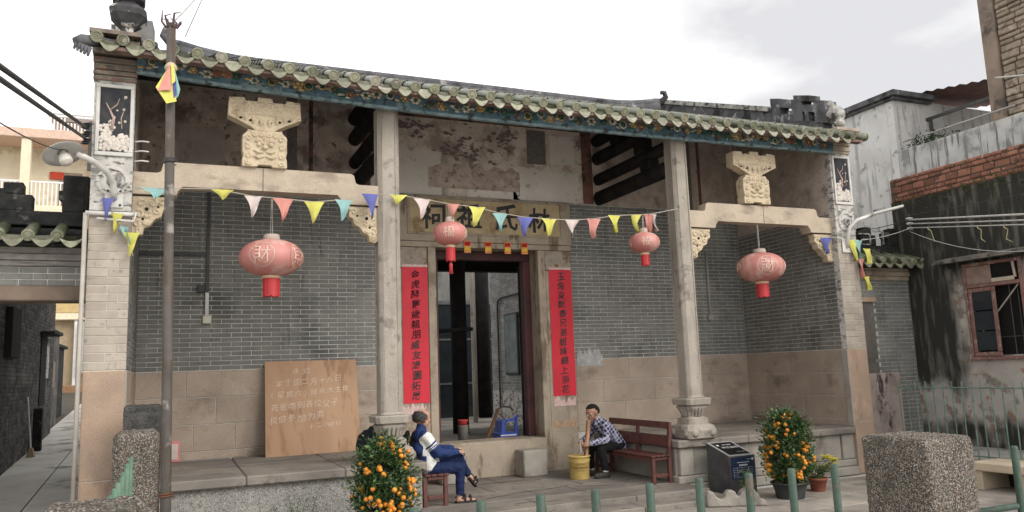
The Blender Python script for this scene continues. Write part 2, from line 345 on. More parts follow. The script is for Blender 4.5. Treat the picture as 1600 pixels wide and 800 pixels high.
# ---------------------------------------------------------------- bricks laid one by one
BR = {}            # thing -> list of pieces
def brick_wall(th, wall, o, u, n, length, height, bl, bh, j, mt, keep=None, depth=.03, z_first=0, bond=.5, bev=.004, name='brick'):
    """courses of separate bricks: o lower corner on the outer face, u along, n outward"""
    o, u, n = Vector(o), Vector(u).normalized(), Vector(n).normalized()
    rows = int(height / bh + .999)
    for r in range(rows):
        z0 = r * bh; z1 = min(z0 + bh - j, height)
        if z1 - z0 < .012: continue
        x = -bl * bond * (r % 2)
        while x < length - .005:
            a, b = max(x, 0), min(x + bl - j, length); x += bl
            if b - a < .02: continue
            c = o + u * ((a + b) / 2) + Vector((0, 0, (z0 + z1) / 2))
            if keep and not keep(c): continue
            c = c + n * (random.uniform(-.002, .0025) - depth / 2)
            BR.setdefault(th, []).append((wall, c, u, n, b - a, depth, z1 - z0, mt, bev, name))
_bm = {}
def brick_mesh(l, d, h, mt, bev):
    k = (round(l, 3), round(d, 3), round(h, 3), mt.name, bev)
    if k not in _bm:
        _bm[k] = MB().obox((0, 0, 0), (l / 2, 0, 0), (0, d / 2, 0), (0, 0, h / 2), bev).mesh('brick', mt)
    return _bm[k]
def seen(c, area, n):
    d = c - CAMP; z = d.dot(_f)
    if z < .5: return 0
    x, y = 800 + 1230 * d.dot(_r) / z, 400 - 1230 * d.dot(_u) / z
    if not (-20 < x < 1620 and -20 < y < 820): return 0
    return area * max(0, -n.dot(d.normalized())) / z ** 2
def flush_bricks(limit=300):
    for th, L_ in BR.items():
        L_.sort(key=lambda e: -seen(e[1], e[4] * e[6], e[3]))
        rest = {}
        for i, (wall, c, u, n, l, d, h, mt, bev, nm) in enumerate(L_):
            if i < limit and seen(c, 1, n) > 0:
                link(nm, brick_mesh(l, d, h, mt, bev), wall, c, (0, 0, math.atan2(u.y, u.x)))
            else:
                rest.setdefault((wall, mt), MB()).obox(c, u * l / 2, n * d / 2, (0, 0, h / 2), bev)
        for (wall, mt), mb in rest.items():
            tag(mb.build(L_[0][9] + '_courses', mt, wall), kind='stuff')

# ================================================================ setting: ground
def paved(th_mb_name, x0, x1, y0, y1, z, sx, sy, mt, parent, zfun=None, stag=True, gap=.012, th=.05, skip=None):
    """paving stones one by one on a parent sheet"""
    r = 0; y = y0
    while y < y1 - .05:
        d = sy * random.uniform(.9, 1.1); ye = min(y + d, y1); x = x0 - (random.random() * sx if stag else 0)
        while x < x1 - .05:
            l = sx * random.uniform(.8, 1.25); a, b = max(x, x0), min(x + l, x1); x += l
            if b - a < .08 or (skip and skip((a + b) / 2, (y + ye) / 2)): continue
            zz = (zfun((a + b) / 2, (y + ye) / 2) if zfun else z) + random.uniform(-.003, .003)
            m = MB().box(a + gap / 2, b - gap / 2, y + gap / 2, ye - gap / 2, zz - th, zz, .006)
            m.build(th_mb_name, mt, parent)
        y = ye
ground = struct('ground', MB().add([(-300, -120, -.03), (300, -120, -.03), (300, 300, -.03), (-300, 300, -.03)], [(0, 1, 2, 3)]), mat('court_concrete', (.56, .54, .50), (.48, .46, .425), 1.2, .9, .2, 40, stain=((.8, (.27, .255, .23), .56, .74),)))
paved('paving_stone', 1.6, 5.4, -4.4, -.32, .0, 1.1, .62, M['paving'], ground)
paved('paving_stone', -4.4, 1.6, -4.4, -.96, .0, 1.2, .62, M['paving'], ground)
paved('paving_stone', -4.6, -1.95, -.94, -.02, .0, 1.0, .5, M['paving'], ground)
# right-hand yard behind the bar fence: a concrete path a little higher
yard = struct('yard_path', MB().box(5.62, 7.0, -5, .45, -.03, .28, .01), mat('yard_concrete', (.36, .34, .31), (.26, .245, .22), 2, .9, .3, 60, stain=((2, (.17, .16, .14), .55, .72),)))
# the lane on the left climbs away from the court
def lane_z(y): return max(0.02, .36 + .062 * (y - 5.7)) if y < 24 else 1.5
lane = MB()
ys = [-1.2, 1, 3, 6, 9, 12, 15, 18, 21, 24, 45]
lane.add([(x, y, lane_z(y) - .02) for y in ys for x in (-9, -5.38)], [(2 * i, 2 * i + 1, 2 * i + 3, 2 * i + 2) for i in range(len(ys) - 1)])
lane = struct('lane_pavement', lane, M['joint'])
cm = mat('lane_concrete', (.52, .50, .46), (.44, .42, .385), 2, .9, .25, 60, rnd=.08, stain=((1.6, (.2, .19, .17), .56, .74),))
y = .2
while y < 23:
    d = random.uniform(1.1, 1.7)
    for (a, b) in ((-7.1, -6.28), (-6.26, -5.42)):
        za, zb = lane_z(y), lane_z(y + d - .02)
        MB().add([(a, y, za), (b, y, za), (b, y + d - .02, zb), (a, y + d - .02, zb), (a, y, za - .03), (b, y, za - .03), (b, y + d - .02, zb - .03), (a, y + d - .02, zb - .03)],
                 [(0, 1, 2, 3), (4, 5, 1, 0), (5, 6, 2, 1), (6, 7, 3, 2), (7, 4, 0, 3)]).build('concrete_slab', cm, lane)
    y += d
MB().box(-6.2, -5.7, 8.6, 9.1, lane_z(8.9) + .002, lane_z(8.9) + .022).build('drain_grate', flatm('drain_iron', (.06, .075, .09)), lane)

# ================================================================ the ancestral hall
hall = thing('ancestral_hall', 'grey brick ancestral hall with green tiled eave, granite columns and open porch', 'temple')
PX, PW, BY = 5.01, .40, 2.35           # pier inner face, pier width, back wall plane
def ez(x): return .155 * (x / 5) ** 2 if x < 0 else .03 * (x / 5) ** 2      # slight upward sweep of the eave

def blocks(parent, o, u, n, length, zs, lmin, lmax, mt, depth=.05, gap=.007, name='stone_block', cuts=None):
    o, u, n = Vector(o), Vector(u), Vector(n)
    for i in range(len(zs) - 1):
        x = 0; cl = list(cuts[i]) if cuts else None
        while x < length - .01:
            if cl is not None: e = cl.pop(0) if cl else length
            else: e = x + random.uniform(lmin, lmax)
            if length - e < .25: e = length
            c = o + u * ((x + e) / 2) + Vector((0, 0, (zs[i] + zs[i + 1]) / 2)) - n * (depth / 2 + random.uniform(0, .002))
            MB().obox(c, u * ((e - x) / 2 - gap / 2), n * depth / 2, (0, 0, (zs[i + 1] - zs[i]) / 2 - gap / 2), .005).build(name, mt, parent)
            x = e

def ragged(x0, x1, z0, z1, seed, top=True):
    """patch of bare plaster with a broken outline"""
    p = [(x0, z0), (x1, z0)]; n = 26
    p += [(x1 + .05 * noise.noise((seed, i * .7, 0)), z0 + (z1 - z0) * i / 8) for i in range(1, 8)]
    p += [(x1 + (x0 - x1) * i / n, z1 + .10 * noise.noise((i * .45, seed, 1.3)) + .05 * noise.noise((i * 1.3, seed, 4.1))) for i in range(n + 1)]
    return p
# --- back wall, left and right bays
dz = [.68, .79, 1.14, 1.50, 1.855]
for sx, x0, L_ in ((-1, -PX, 3.51), (1, 1.5, 3.51)):
    w = MB().box(x0, x0 + L_, BY + .005, BY + .27, .1, 4.46).build('wall', M['mortar'], hall)
    def kp(c, sx=sx): return True
    brick_wall(hall, w, (x0, BY, 1.862), (1, 0, 0), (0, -1, 0), L_, 4.45 - 1.862, .265, .0632, .008, M['brick'])
    blocks(w, (x0, BY - .004, 0), (1, 0, 0), (0, -1, 0), L_, dz, .8, 1.3, M['dado'], .03,
           cuts=[[1.4, 2.6], [.72, 1.25, 2.4], [.35, 1.0, 2.2], [.62, 1.9, 2.9]] if sx < 0 else [[1.2, 2.4], [.9, 2.1, 3.0], [.5, 1.5, 2.7], [1.0, 2.3]])
    tag(MB().box(x0, x0 + L_, BY + .04, BY + .25, .0, .68).build('wall_footing', M['dado'], w))
    # painted plaster above the bricks
    a, b = (x0, -2.02) if sx < 0 else (2.02, x0 + L_)
    MB().box(a, b, BY + .0, BY + .26, 4.462, 6.09).build('mural_wall', M['mural'] if sx < 0 else M['mural3'], hall)
    # scroll border and strip of painted writing
    for t in ((-3.1, -2.95), (-2.78, -2.72)) if sx < 0 else ((3.75, 4.05), (4.2, 4.26)):
        MB().box(t[0], t[1], BY - .006, BY - .001, 4.47, 6.05).build('painted_border', M['msquare'] if t[1] - t[0] > .1 else M['mborder'], hall)
for pz in (ragged(-4.55, -3.95, 4.47, 5.25, 6.1), ragged(-3.45, -3.12, 4.47, 4.95, 2.6)):
    MB().prism(pz, (0, BY - .001, 0), (1, 0, 0), (0, 0, 1), (0, -.006, 0)).build('plaster_patch', mat('grey_plaster', (.42, .37, .33), (.34, .30, .27), 3, .92, stain=((4, (.25, .21, .185), .58, .74),)), hall)
MB().prism(ragged(1.53, 2.02, 1.74, 1.98, 9.2), (0, BY - .004, 0), (1, 0, 0), (0, 0, 1), (0, -.005, 0)).build('cement_patch', mat('grey_cement_patch', (.36, .35, .34), (.28, .275, .265), 6, .92, stain=((9, (.45, .44, .42), .58, .7),)), hall)
txt = MB()
for i, col in enumerate(('林氏宗祠重修紀念', '春日遊山人', '光緒年間畫')):
    for k, ch in enumerate(col):
        put_glyph(txt, ch, (-3.22 - i * .16, BY - .004, 5.62 - k * .115), (1, 0, 0), (0, 0, 1), .085, (0, 0, 0), .01, seed=i * 9 + k)
tag(txt.build('painted_writing', M['ink'], hall))

# --- centre: stone door surround, plaque, mural
cw = MB().box(-2.02, 2.02, BY + .002, BY + .27, 4.465, 6.09).build('mural_wall', M['mural2'], hall)
for pz in (ragged(-1.99, -.72, 4.475, 5.22, 3.1), ragged(.5, 1.72, 4.475, 5.02, 8.4), ragged(-.3, .6, 4.475, 4.60, 5.5)):
    MB().prism(pz, (0, BY + .001, 0), (1, 0, 0), (0, 0, 1), (0, -.008, 0)).build('plaster_patch', M['patch'], hall)
for t in ((-1.99, -1.86, 4.5, 6.05), (1.80, 2.0, 4.47, 6.05), (-1.86, 1.80, 5.72, 6.05)):
    MB().box(t[0], t[1], BY - .009, BY - .001, t[2], t[3]).build('painted_border', M['mborder'], hall)
for x0, x1 in ((-1.82, -1.5), (.78, 1.12)):
    MB().box(x0, x1, BY - .011, BY - .001, 5.10 if x0 > 0 else 5.28, 5.68).build('painted_panel', M['msquare'], hall)
MB().box(1.2, 1.66, BY - .011, BY - .001, 5.12, 5.62).build('painted_panel', M['patch'], hall)
MB().prism(ragged(-.95, .62, 4.60, 4.98, 7.7), (0, BY - .001, 0), (1, 0, 0), (0, 0, 1), (0, -.0095, 0)).build('painted_panel', mat('mural_scene', (.50, .41, .345), (.38, .31, .26), 7, .9, detail=9, stain=((9, (.24, .19, .165), .56, .68), (13, (.40, .27, .235), .66, .74))), hall)
# grape-like dark brushwork of the old painting
br = MB()
for k in range(190):
    cx, cz = (random.gauss(-.35, .32), random.gauss(5.22, .16)) if k < 110 else ((random.gauss(-1.2, .18), random.gauss(5.55, .07)) if k < 150 else (random.gauss(.35, .12), random.gauss(5.5, .09)))
    if not (-1.8 < cx < .7 and 5.0 < cz < 5.69): continue
    n = 6; a0 = random.random() * 6; s = random.uniform(.012, .05)
    br.add([(cx + s * random.uniform(.5, 1.6) * math.cos(a0 + 6.283 * i / n), BY - .0125 - k * 1e-5, cz + s * random.uniform(.3, .9) * math.sin(a0 + 6.283 * i / n)) for i in range(n)], [tuple(range(n))])
tag(br.build('brushwork', mat('mural_ink', (.15, .12, .115), (.24, .19, .175), 20, .9), hall), kind='stuff')

F = BY - .06                            # front of the stone surround
MB().box(-1.49, 1.49, F, BY + .25, 3.64, 3.725, .006).build('lintel', M['lintel'], hall)
MB().box(-1.50, 1.50, F - .012, BY + .25, 3.73, 4.455, .008).build('plaque_surround', M['lintel'], hall)
pq = MB().box(-1.28, 1.29, F - .022, F, 3.87, 4.40, .004).build('plaque', M['ochre'], hall)
fr = MB()
for b in ((-1.32, 1.33, 3.835, 3.868), (-1.32, 1.33, 4.402, 4.43), (-1.318, -1.283, 3.869, 4.401), (1.293, 1.328, 3.869, 4.401)): fr.box(b[0], b[1], F - .03, F, b[2], b[3], .004)
fr.build('plaque_frame', M['lintel'], pq)
for ch, x, z, s, sd in (('祠', -.90, 4.13, .40, 1), ('祖', -.31, 4.145, .42, 2), ('氏', .34, 4.15, .43, 3), ('林', .92, 4.13, .41, 4)):
    g = MB(); put_glyph(g, ch, (x, F - .026, z), (1, 0, 0), (0, 0, 1), s, (0, 0, 0), .022, sd, .06, .05); g.build('carved_character', M['ink'], pq)
for sx in (-1, 1):
    MB().box(min(sx * 1.0, sx * 1.48), max(sx * 1.0, sx * 1.48), F + .008, BY + .25, .12, 3.30, .006).build('door_pier', M['lintel'], hall)
    MB().box(min(sx * 1.005, sx * 1.475), max(sx * 1.005, sx * 1.475), F + .014, BY + .25, 3.31, 3.635, .01).build('patched_stone', M['rubble'], hall)
    MB().box(min(sx * .87, sx * .995), max(sx * .87, sx * .995), F - .002, BY + .40, .12, 3.635, .006).build('door_jamb', M['lintel'], hall)
    MB().box(min(sx * .74, sx * .868), max(sx * .74, sx * .868), BY + .26, BY + .40, .66, 3.50, .006).build('door_post', M['redwood'], hall)
    # worn patches of old paper and mortar below the couplets
    MB().prism(ragged(min(sx * 1.06, sx * 1.45), max(sx * 1.06, sx * 1.45), 1.12, 1.24, sx * 2.2), (0, F + .009, 0), (1, 0, 0), (0, 0, 1), (0, -.004, 0)).build('paper_remnant', M['pinkpaper'], hall)
    MB().prism(ragged(min(sx * 1.04, sx * 1.46), max(sx * 1.04, sx * 1.46), .78, .86, sx * 4.2), (0, F + .009, 0), (1, 0, 0), (0, 0, 1), (0, -.003, 0)).build('render_patch', mat('rusty_render', (.34, .20, .11), (.42, .30, .2), 14, .95), hall)
MB().box(-.868, .868, BY + .26, BY + .40, 3.502, 3.634, .006).build('door_head', M['redwood'], hall)
MB().box(-.868, .868, F - .10, BY + .42, .12, .655, .012).build('threshold', M['lintel'], hall)
MB().box(.30, .70, 1.86, F - .102, .12, .51, .015).build('gate_stone', M['edge'], hall)
MB().box(-.98, -.60, 1.86, F - .102, .12, .51, .015).build('gate_stone', M['edge'], hall)

# --- piers and side walls
for sx in (-1, 1):
    xi, xo = sx * PX, sx * (PX + PW); a, b = min(xi, xo), max(xi, xo)
    w = MB().box(a + .005, b - .005, .006, 6.05, -.02, 5.28).build('gable_wall', M['pmortar'], hall)
    brick_wall(hall, w, (a, 0, 1.862), (1, 0, 0), (0, -1, 0), PW, 3.53 - 1.862, .30, .0885, .007, M['pbrick'], bond=.33)
    blocks(w, (a, -.003, 0), (1, 0, 0), (0, -1, 0), PW, [-.02, .75, 1.855], 1, 1, M['pierst'], .05)
    # inside face of the porch
    n = (-sx, 0, 0)
    o = (xi, .115, 1.862) if sx > 0 else (xi, BY - .005, 1.862)
    brick_wall(hall, w, o, (0, 1 if sx > 0 else -1, 0), n, BY - .12, 4.0 - 1.862, .265, .066, .008, M['brick'])
    blocks(w, (xi - sx * .003, .13 if sx > 0 else BY - .005, 0), (0, 1 if sx > 0 else -1, 0), n, BY - .135, dz, .8, 1.3, M['dado'], .03)
    MB().box(min(xi - sx * .012, xi + sx * .1), max(xi - sx * .012, xi + sx * .1), .004, .125, .68, 1.852, .008).build('corner_stone', M['edge'], w)
    MB().box(min(xi - sx * .003, xi + sx * .05), max(xi - sx * .003, xi + sx * .05), .008, .112, 1.862, 4.98).build('corner_plaster', M['whitepl'] if sx > 0 else M['brick'], w)
    MB().prism([(.115, 4.002), (BY - .002, 4.002), (BY - .002, 6.09), (.115, 5.20)], (min(xi - sx * .001, xi + sx * .1), 0, 0), (0, 1, 0), (0, 0, 1), (.1, 0, 0)).build('mural_wall', M['mural3'] if sx > 0 else M['mural'], w)
    # head of the pier: white plaster, medallion, black panel with blossom, moulded cornice
    MB().box(a, b, -.006, .3, 3.535, 5.0, .004).build('plaster_head', M['whitepl'], hall)
    cx = (a + b) / 2 + (.01 if sx < 0 else .01)
    pan = MB().box(cx - .145, cx + .145, -.016, -.007, 4.18, 4.89).build('relief_panel', M['panelblk'], hall)
    f2 = MB()
    for q in ((cx - .185, cx + .185, 4.135, 4.178), (cx - .185, cx + .185, 4.892, 4.93), (cx - .184, cx - .147, 4.179, 4.891), (cx + .147, cx + .184, 4.179, 4.891)): f2.box(q[0], q[1], -.03, -.007, q[2], q[3], .005)
    f2.build('panel_frame', flatm('white_frame', (.60, .58, .54)), pan)
    tr = MB(); fl = MB(); rnd = random.Random(11)
    tr.tube([(cx - .03, -.02, 4.42), (cx - .01, -.022, 4.55), (cx - .05, -.02, 4.64), (cx - .09, -.02, 4.72)], [.018, .015, .009, .004], 6)
    tr.tube([(cx - .05, -.02, 4.64), (cx + .02, -.02, 4.71), (cx + .04, -.02, 4.78)], [.009, .006, .003], 5)
    tr.tube([(cx + .07, -.02, 4.44), (cx + .06, -.02, 4.56), (cx + .09, -.02, 4.66)], [.008, .006, .003], 5)
    for k in range(60):
        px, pz = cx + rnd.gauss(0, .08), 4.30 + abs(rnd.gauss(0, .14)) - .09
        if k % 7 == 0: px, pz = cx + rnd.uniform(-.1, .1), rnd.uniform(4.5, 4.84)
        s = rnd.uniform(.016, .040) if pz < 4.5 else rnd.uniform(.008, .014)
        px = max(cx - .135, min(cx + .135, px)); pz = max(4.2, min(4.87, pz))
        for q in range(5): fl.sphere((px + s * .8 * math.cos(q * 1.257), -.018, pz + s * .8 * math.sin(q * 1.257)), s * .62, 6, 4, sc=(1, .45, 1))
    tr.build('plum_branch', M['blossom'], pan, True); tag(fl.build('plum_blossom', M['relief'], pan, True), kind='stuff')
    md = MB().lathe([(.165, 0), (.165, .012), (.15, .022), (.125, .022), (.118, .006), (.10, .006)], (cx - sx * 0.0, -.006, 3.86), 24, axis=(Vector((1, 0, 0)), Vector((0, 0, 1)), Vector((0, -1, 0)))).build('medallion', M['whitepl'], hall)
    mc = MB()
    for k in range(9): mc.sphere((cx + .055 * math.cos(k * 2.4) * (k % 3) * .5, -.016, 3.86 + .06 * math.sin(k * 2.4) * (k % 3) * .5), .034, 7, 5, sc=(1, .5, 1))
    mc.build('medallion_carving', mat('medallion_grey', (.30, .29, .28), (.12, .115, .11), 22, .9), md, True)
    # cornice steps out under the eave
    cn = MB()
    for k, (z0, z1, ov) in enumerate(((4.97, 5.01, .02), (5.012, 5.05, .035), (5.052, 5.10, .02), (5.102, 5.16, .05), (5.162, 5.22, .10), (5.222, 5.28, .17), (5.282, 5.33, .25))):
        cn.box(a - .01 - ov * .15, b + .01 + ov * .15, -.01 - ov, .3, z0 + (ez(sx * 5) - .03) * (k / 6), z1 + (ez(sx * 5) - .03) * (k / 6), .004)
    cn.build('cornice', mat('cornice_plaster', (.22, .175, .14), (.14, .115, .10), 9, .92, .3, 60, stain=((5, (.30, .25, .2), .6, .7), (8, (.30, .13, .08), .66, .72))) if sx < 0 else mat('cornice_plaster_tan', (.40, .33, .26), (.28, .23, .185), 9, .92, .3, 60), hall)

# --- platforms, porch floor, steps
for sx in (-1, 1):
    xi, xo = sx * 1.77, sx * 5.0; a, b = min(xi, xo), max(xi, xo)
    bd = MB().box(a + (.07 if sx > 0 else 0), b - (.07 if sx < 0 else 0), .09, BY, -.02, .575).build('platform', M['edge'], hall)
    ws = [a, a + (b - a) * .37, a + (b - a) * .7, b]
    for i in range(3):
        for (y0, y1) in ((-.02, .62), (.625, 1.25), (1.255, BY - .001)):
            MB().box(ws[i] + .002, ws[i + 1] - .002, y0, y1, .578, .68 + random.uniform(-.002, .002), .014).build('platform_slab', M['slab'], bd)
    # face: corner posts, sunk panels, stepped base
    yb = .075
    pr_ = (a + .05, b - .0) if sx > 0 else (a, b - .05)
    posts = [pr_[0] + .12, (pr_[0] + pr_[1]) / 2, pr_[1] - .12]
    if sx > 0:
        for px in (posts[0], posts[2]): MB().box(px - .115, px + .115, .035, .2, .205, .574, .012).build('corner_post', M['edge'], bd)
        MB().box(posts[0] + .13, posts[1] - .005, .062, .15, .205, .572, .008).build('face_panel', M['edge'], bd)
        MB().box(posts[1] + .005, posts[2] - .13, .062, .15, .205, .572, .008).build('face_panel', M['edge'], bd)
        for (z0, z1, yf) in ((.105, .202, .01), (-.02, .102, -.05)):
            for i in range(3): MB().box(ws[i] + .003, ws[i + 1] - .003, yf, .2, z0, z1, .012).build('base_stone', M['edge'], bd)
        MB().box(1.80, 1.83, .12, BY - .01, .125, .57, .004).build('face_panel', M['edge'], bd)
    else:
        MB().box(a + .003, b - .07, .06, .15, -.02, .574, .004).build('face_panel', mat('pebble_render', (.30, .285, .26), (.22, .21, .195), 6, .95, .9, 40, speck=((60, (.12, .115, .105), .56, .64), (70, (.46, .43, .40), .60, .68))), bd)
        MB().box(-1.83, -1.80, .12, BY - .01, .125, .57, .004).build('face_panel', M['edge'], bd)
pf = MB().box(-1.83, 1.83, -.52, BY + .05, -.02, .07).build('porch_floor', M['joint'], hall)
for i, (y0, y1) in enumerate(((-.54, .12), (.125, .78), (.785, 1.5), (1.505, BY + .04))):
    xs = [-1.86, -.5 + .25 * (i % 2), .75 - .3 * (i % 2), 1.86] if i == 0 else [-1.81, -.6 + .4 * (i % 2), .7 - .3 * (i % 2), 1.81]
    for j in range(3): MB().box(xs[j] + .003, xs[j + 1] - .003, y0, y1, .045, .12 + random.uniform(-.002, .002), .01).build('floor_slab', M['slab'], pf)
for j, (a, b) in enumerate(((-1.98, -.7), (-.69, .6), (.61, 1.93))): MB().box(a, b, -.96, -.545, -.02, .06, .012).build('step_slab', M['slab'], pf)
crack = MB()
for pts in (((-.9, .35), (-.4, .55), (.1, .62), (.5, .8)), ((.5, .62), (.9, .45), (1.1, .3)), ((-.75, -.2), (-.5, -.18), (-.3, -.3))):
    crack.tube([(x + random.uniform(-.02, .02), y_, .122) for x, y_ in pts], [.004] + [.009] * (len(pts) - 2) + [.003], 4)
crack.build('floor_crack', M['joint'], pf)

# --- granite columns
for sx in (-1, 1):
    c = (sx * 2.17, .17)
    sh = MB(); h, ch = .128, .028
    sh.loft([(1.245, h + .012, ch), (1.27, h, ch), (5.02, h - .006, ch)], c)
    shaft = sh.build('column', M['column'], hall)
    for k in range(4):
        ux, uy = ((1, 0), (0, 1), (-1, 0), (0, -1))[k]
        for s in (-1, 1):   # fillets beside the sunk corners
            px, py = c[0] + ux * (h + .001) + uy * s * (h - .045), c[1] + uy * (h + .001) + ux * s * (h - .045)
            MB().box(px - .005, px + .005, py - .005, py + .005, 1.28, 5.0).build('fillet', M['column'], shaft)
    bs = MB().loft([(z_, h_ * 0.78, c_ * 0.78) for z_, h_, c_ in ((.682, .265, .03), (.70, .30, .05), (.80, .315, .06), (.86, .285, .06), (.882, .23, .05), (.885, .215, .04), (.955, .21, .04), (.965, .19, .05), (.99, .155, .05), (1.05, .185, .06), (1.10, .225, .07), (1.125, .235, .07), (1.13, .205, .05), (1.145, .205, .05), (1.15, .26, .05), (1.225, .275, .05), (1.24, .25, .05))], c).build('column_base', M['column'], shaft)
    for k in range(4):
        for s in (-1, 1):
            sc = MB(); ux, uy = ((1, 0), (0, 1), (-1, 0), (0, -1))[k]
            px, py = c[0] + ux * .238 + uy * s * .145, c[1] + uy * .238 + ux * s * .145
            sc.lathe([(.002, -.0), (.055, .0), (.055, .03), (.03, .05), (.002, .05)], (px - ux * .02, py - uy * .02, .77), 12, axis=(Vector((-uy, ux, 0)), Vector((0, 0, 1)), Vector((ux, uy, 0)))).build('scroll_carving', M['column'], bs, True)
    ft = MB()
    for k in range(20):
        th = 2 * math.pi * k / 20; rr = .152
        ft.obox((c[0] + rr * math.cos(th) * 1.02, c[1] + rr * math.sin(th) * 1.02, 1.04), Vector((-math.sin(th), math.cos(th), 0)) * .014, Vector((math.cos(th), math.sin(th), .35)).normalized() * .02, Vector((-math.cos(th) * -.35, -math.sin(th) * -.35, 1)).normalized() * .06, .006)
    ft.build('petal_carving', M['column'], bs)

# --- stone beams, carved blocks and brackets
def beam_poly(x0, x1, d=0):
    tb, tm, bb_, bm_ = 3.905 + d, 4.035 + d, 3.66 + d, 3.765 + d
    p = [(x0, tb), (x0 + .24, tb), (x0 + .28, tb + .02), (x0 + .30, tm - .02), (x0 + .34, tm), (x1 - .34, tm), (x1 - .30, tm - .02), (x1 - .28, tb + .02), (x1 - .24, tb), (x1, tb)]
    p += [(x1, bb_), (x1 - .44, bb_), (x1 - .455, bb_ + .05), (x1 - .50, bm_), (x0 + .50, bm_), (x0 + .455, bb_ + .05), (x0 + .44, bb_), (x0, bb_)]
    return p

def spiral(cx, cz, r, y, turn, a0, mir=1, n=11):
    return [(cx + mir * r * (1 - .085 * t) * math.cos(a0 + turn * t * .62), y - .006 * t / n, cz + r * (1 - .085 * t) * math.sin(a0 + turn * t * .62)) for t in range(n)]
for sx in (-1, 1):
    x0, x1 = (-PX, -2.295) if sx < 0 else (2.295, PX)
    db = .098 if sx < 0 else .02
    bo = MB().prism(beam_poly(x0, x1, db), (0, .08, 0), (1, 0, 0), (0, 0, 1), (0, .2, 0)).build('stone_beam', M['beam'], hall)
    MB().box((x0 + x1) / 2 - .004, (x0 + x1) / 2 + .004, .0785, .082, 3.766 + db, 4.03 + db).build('beam_joint', M['joint'], bo)
    cx = -3.64 if sx < 0 else 3.52
    dy = .03; zo = .097 if sx < 0 else .035
    lo = MB().prism([(cx - .25, 4.036), (cx - .25, 4.13), (cx - .235, 4.16), (cx - .25, 4.22), (cx - .25, 4.40), (cx - .20, 4.45), (cx - .19, 4.48), (cx - .10, 4.47), (cx + .10, 4.47), (cx + .19, 4.48), (cx + .20, 4.45), (cx + .25, 4.40), (cx + .25, 4.22), (cx + .235, 4.16), (cx + .25, 4.13), (cx + .25, 4.036), (cx + .09, 4.036), (cx + .07, 4.06), (cx - .07, 4.06), (cx - .09, 4.036)], (0, dy, zo), (1, 0, 0), (0, 0, 1), (0, .17, 0))
    yf = dy - .004
    for m_ in (-1, 1):              # lion mask: brows, eyes, cheeks, curls of the mane, mirrored
        lo.tube([(cx + m_ * .02, yf, 4.315 + zo), (cx + m_ * .06, yf - .012, 4.35 + zo), (cx + m_ * .11, yf - .006, 4.335 + zo)], [.014, .019, .012], 6)
        lo.sphere((cx + m_ * .068, yf - .006, 4.298 + zo), .025, 9, 7)
        lo.tube([(cx + m_ * .02, yf, 4.215 + zo), (cx + m_ * .07, yf - .010, 4.205 + zo), (cx + m_ * .12, yf - .004, 4.235 + zo)], [.014, .016, .010], 6)
        lo.tube([(cx + m_ * .01, yf, 4.165 + zo), (cx + m_ * .07, yf - .008, 4.14 + zo), (cx + m_ * .13, yf - .003, 4.165 + zo)], [.012, .014, .008], 6)
        for (ux, uz, rr, a0) in ((.185, 4.37, .042, 0), (.195, 4.27, .038, 1), (.19, 4.17, .038, 2), (.12, 4.41, .036, .5), (.045, 4.42, .034, 2.2), (.19, 4.085, .034, 3)):
            lo.tube(spiral(cx + m_ * ux, uz + zo, rr, yf, 1, a0, m_), .0115, 6)
    lo.sphere((cx, yf - .014, 4.262 + zo), .032, 9, 7, sc=(1.1, 1, .8)); lo.tube([(cx, yf, 4.27 + zo), (cx, yf - .006, 4.38 + zo)], [.018, .012], 6)
    lb = link('carved_lion_block', remesh(lo, .0075, 0, 'carved_lion_block', M['carve'], .0022, 40, sx), hall)
    k0 = 1.05 if sx < 0 else 1.0
    zt = lambda z: 4.47 + (z - 4.47) * k0 + zo
    up = MB().prism([(cx + x, zt(z)) for x, z in ((-.40, 4.83), (-.41, 4.62), (-.36, 4.60), (-.27, 4.56), (-.15, 4.50), (-.10, 4.465), (.10, 4.465), (.15, 4.50), (.27, 4.56), (.36, 4.60), (.41, 4.62), (.40, 4.83), (.24, 4.84), (.23, 4.80), (.09, 4.80), (.08, 4.85), (-.08, 4.85), (-.09, 4.80), (-.22, 4.80), (-.23, 4.84))], (0, dy, 0), (1, 0, 0), (0, 0, 1), (0, .17, 0))
    for m_ in (-1, 1):
        for (ux, uz, rr, a0) in ((.05, 4.75, .045, 0), (.14, 4.70, .048, 1.5), (.23, 4.75, .045, .3), (.32, 4.71, .050, 2.0), (.36, 4.79, .03, 1), (.18, 4.785, .03, 2.6)):
            up.tube(spiral(cx + m_ * ux, zt(uz), rr, yf, 1 if ux < .2 else -1, a0, m_), .011, 6)
        for k in range(4): up.tube([(cx + m_ * (.05 + .085 * k), yf, zt(4.515 + .028 * k)), (cx + m_ * (.045 + .085 * k), yf - .012, zt(4.56 + .024 * k)), (cx + m_ * (.055 + .085 * k), yf, zt(4.615 + .012 * k))], [.010, .021, .010], 6)
    up.tube([(cx - .38, yf, zt(4.645)), (cx, yf - .004, zt(4.655)), (cx + .38, yf, zt(4.645))], .010, 6)
    up = link('carved_bracket_head', remesh(up, .0075, 0, 'carved_bracket_head', M['carve'], .002, 40, sx + 3), hall)
    for k in range(6):
        MB().sphere((cx - .27 + .108 * k, dy - .008, zt(4.60 - .055 * (1 - abs(k - 2.5) / 2.5))), .017, 7, 5, sc=(1.2, .5, .8)).build('hole_shade_bead', M['void'], up)  # near-black beads on the surface stand in for shade inside holes
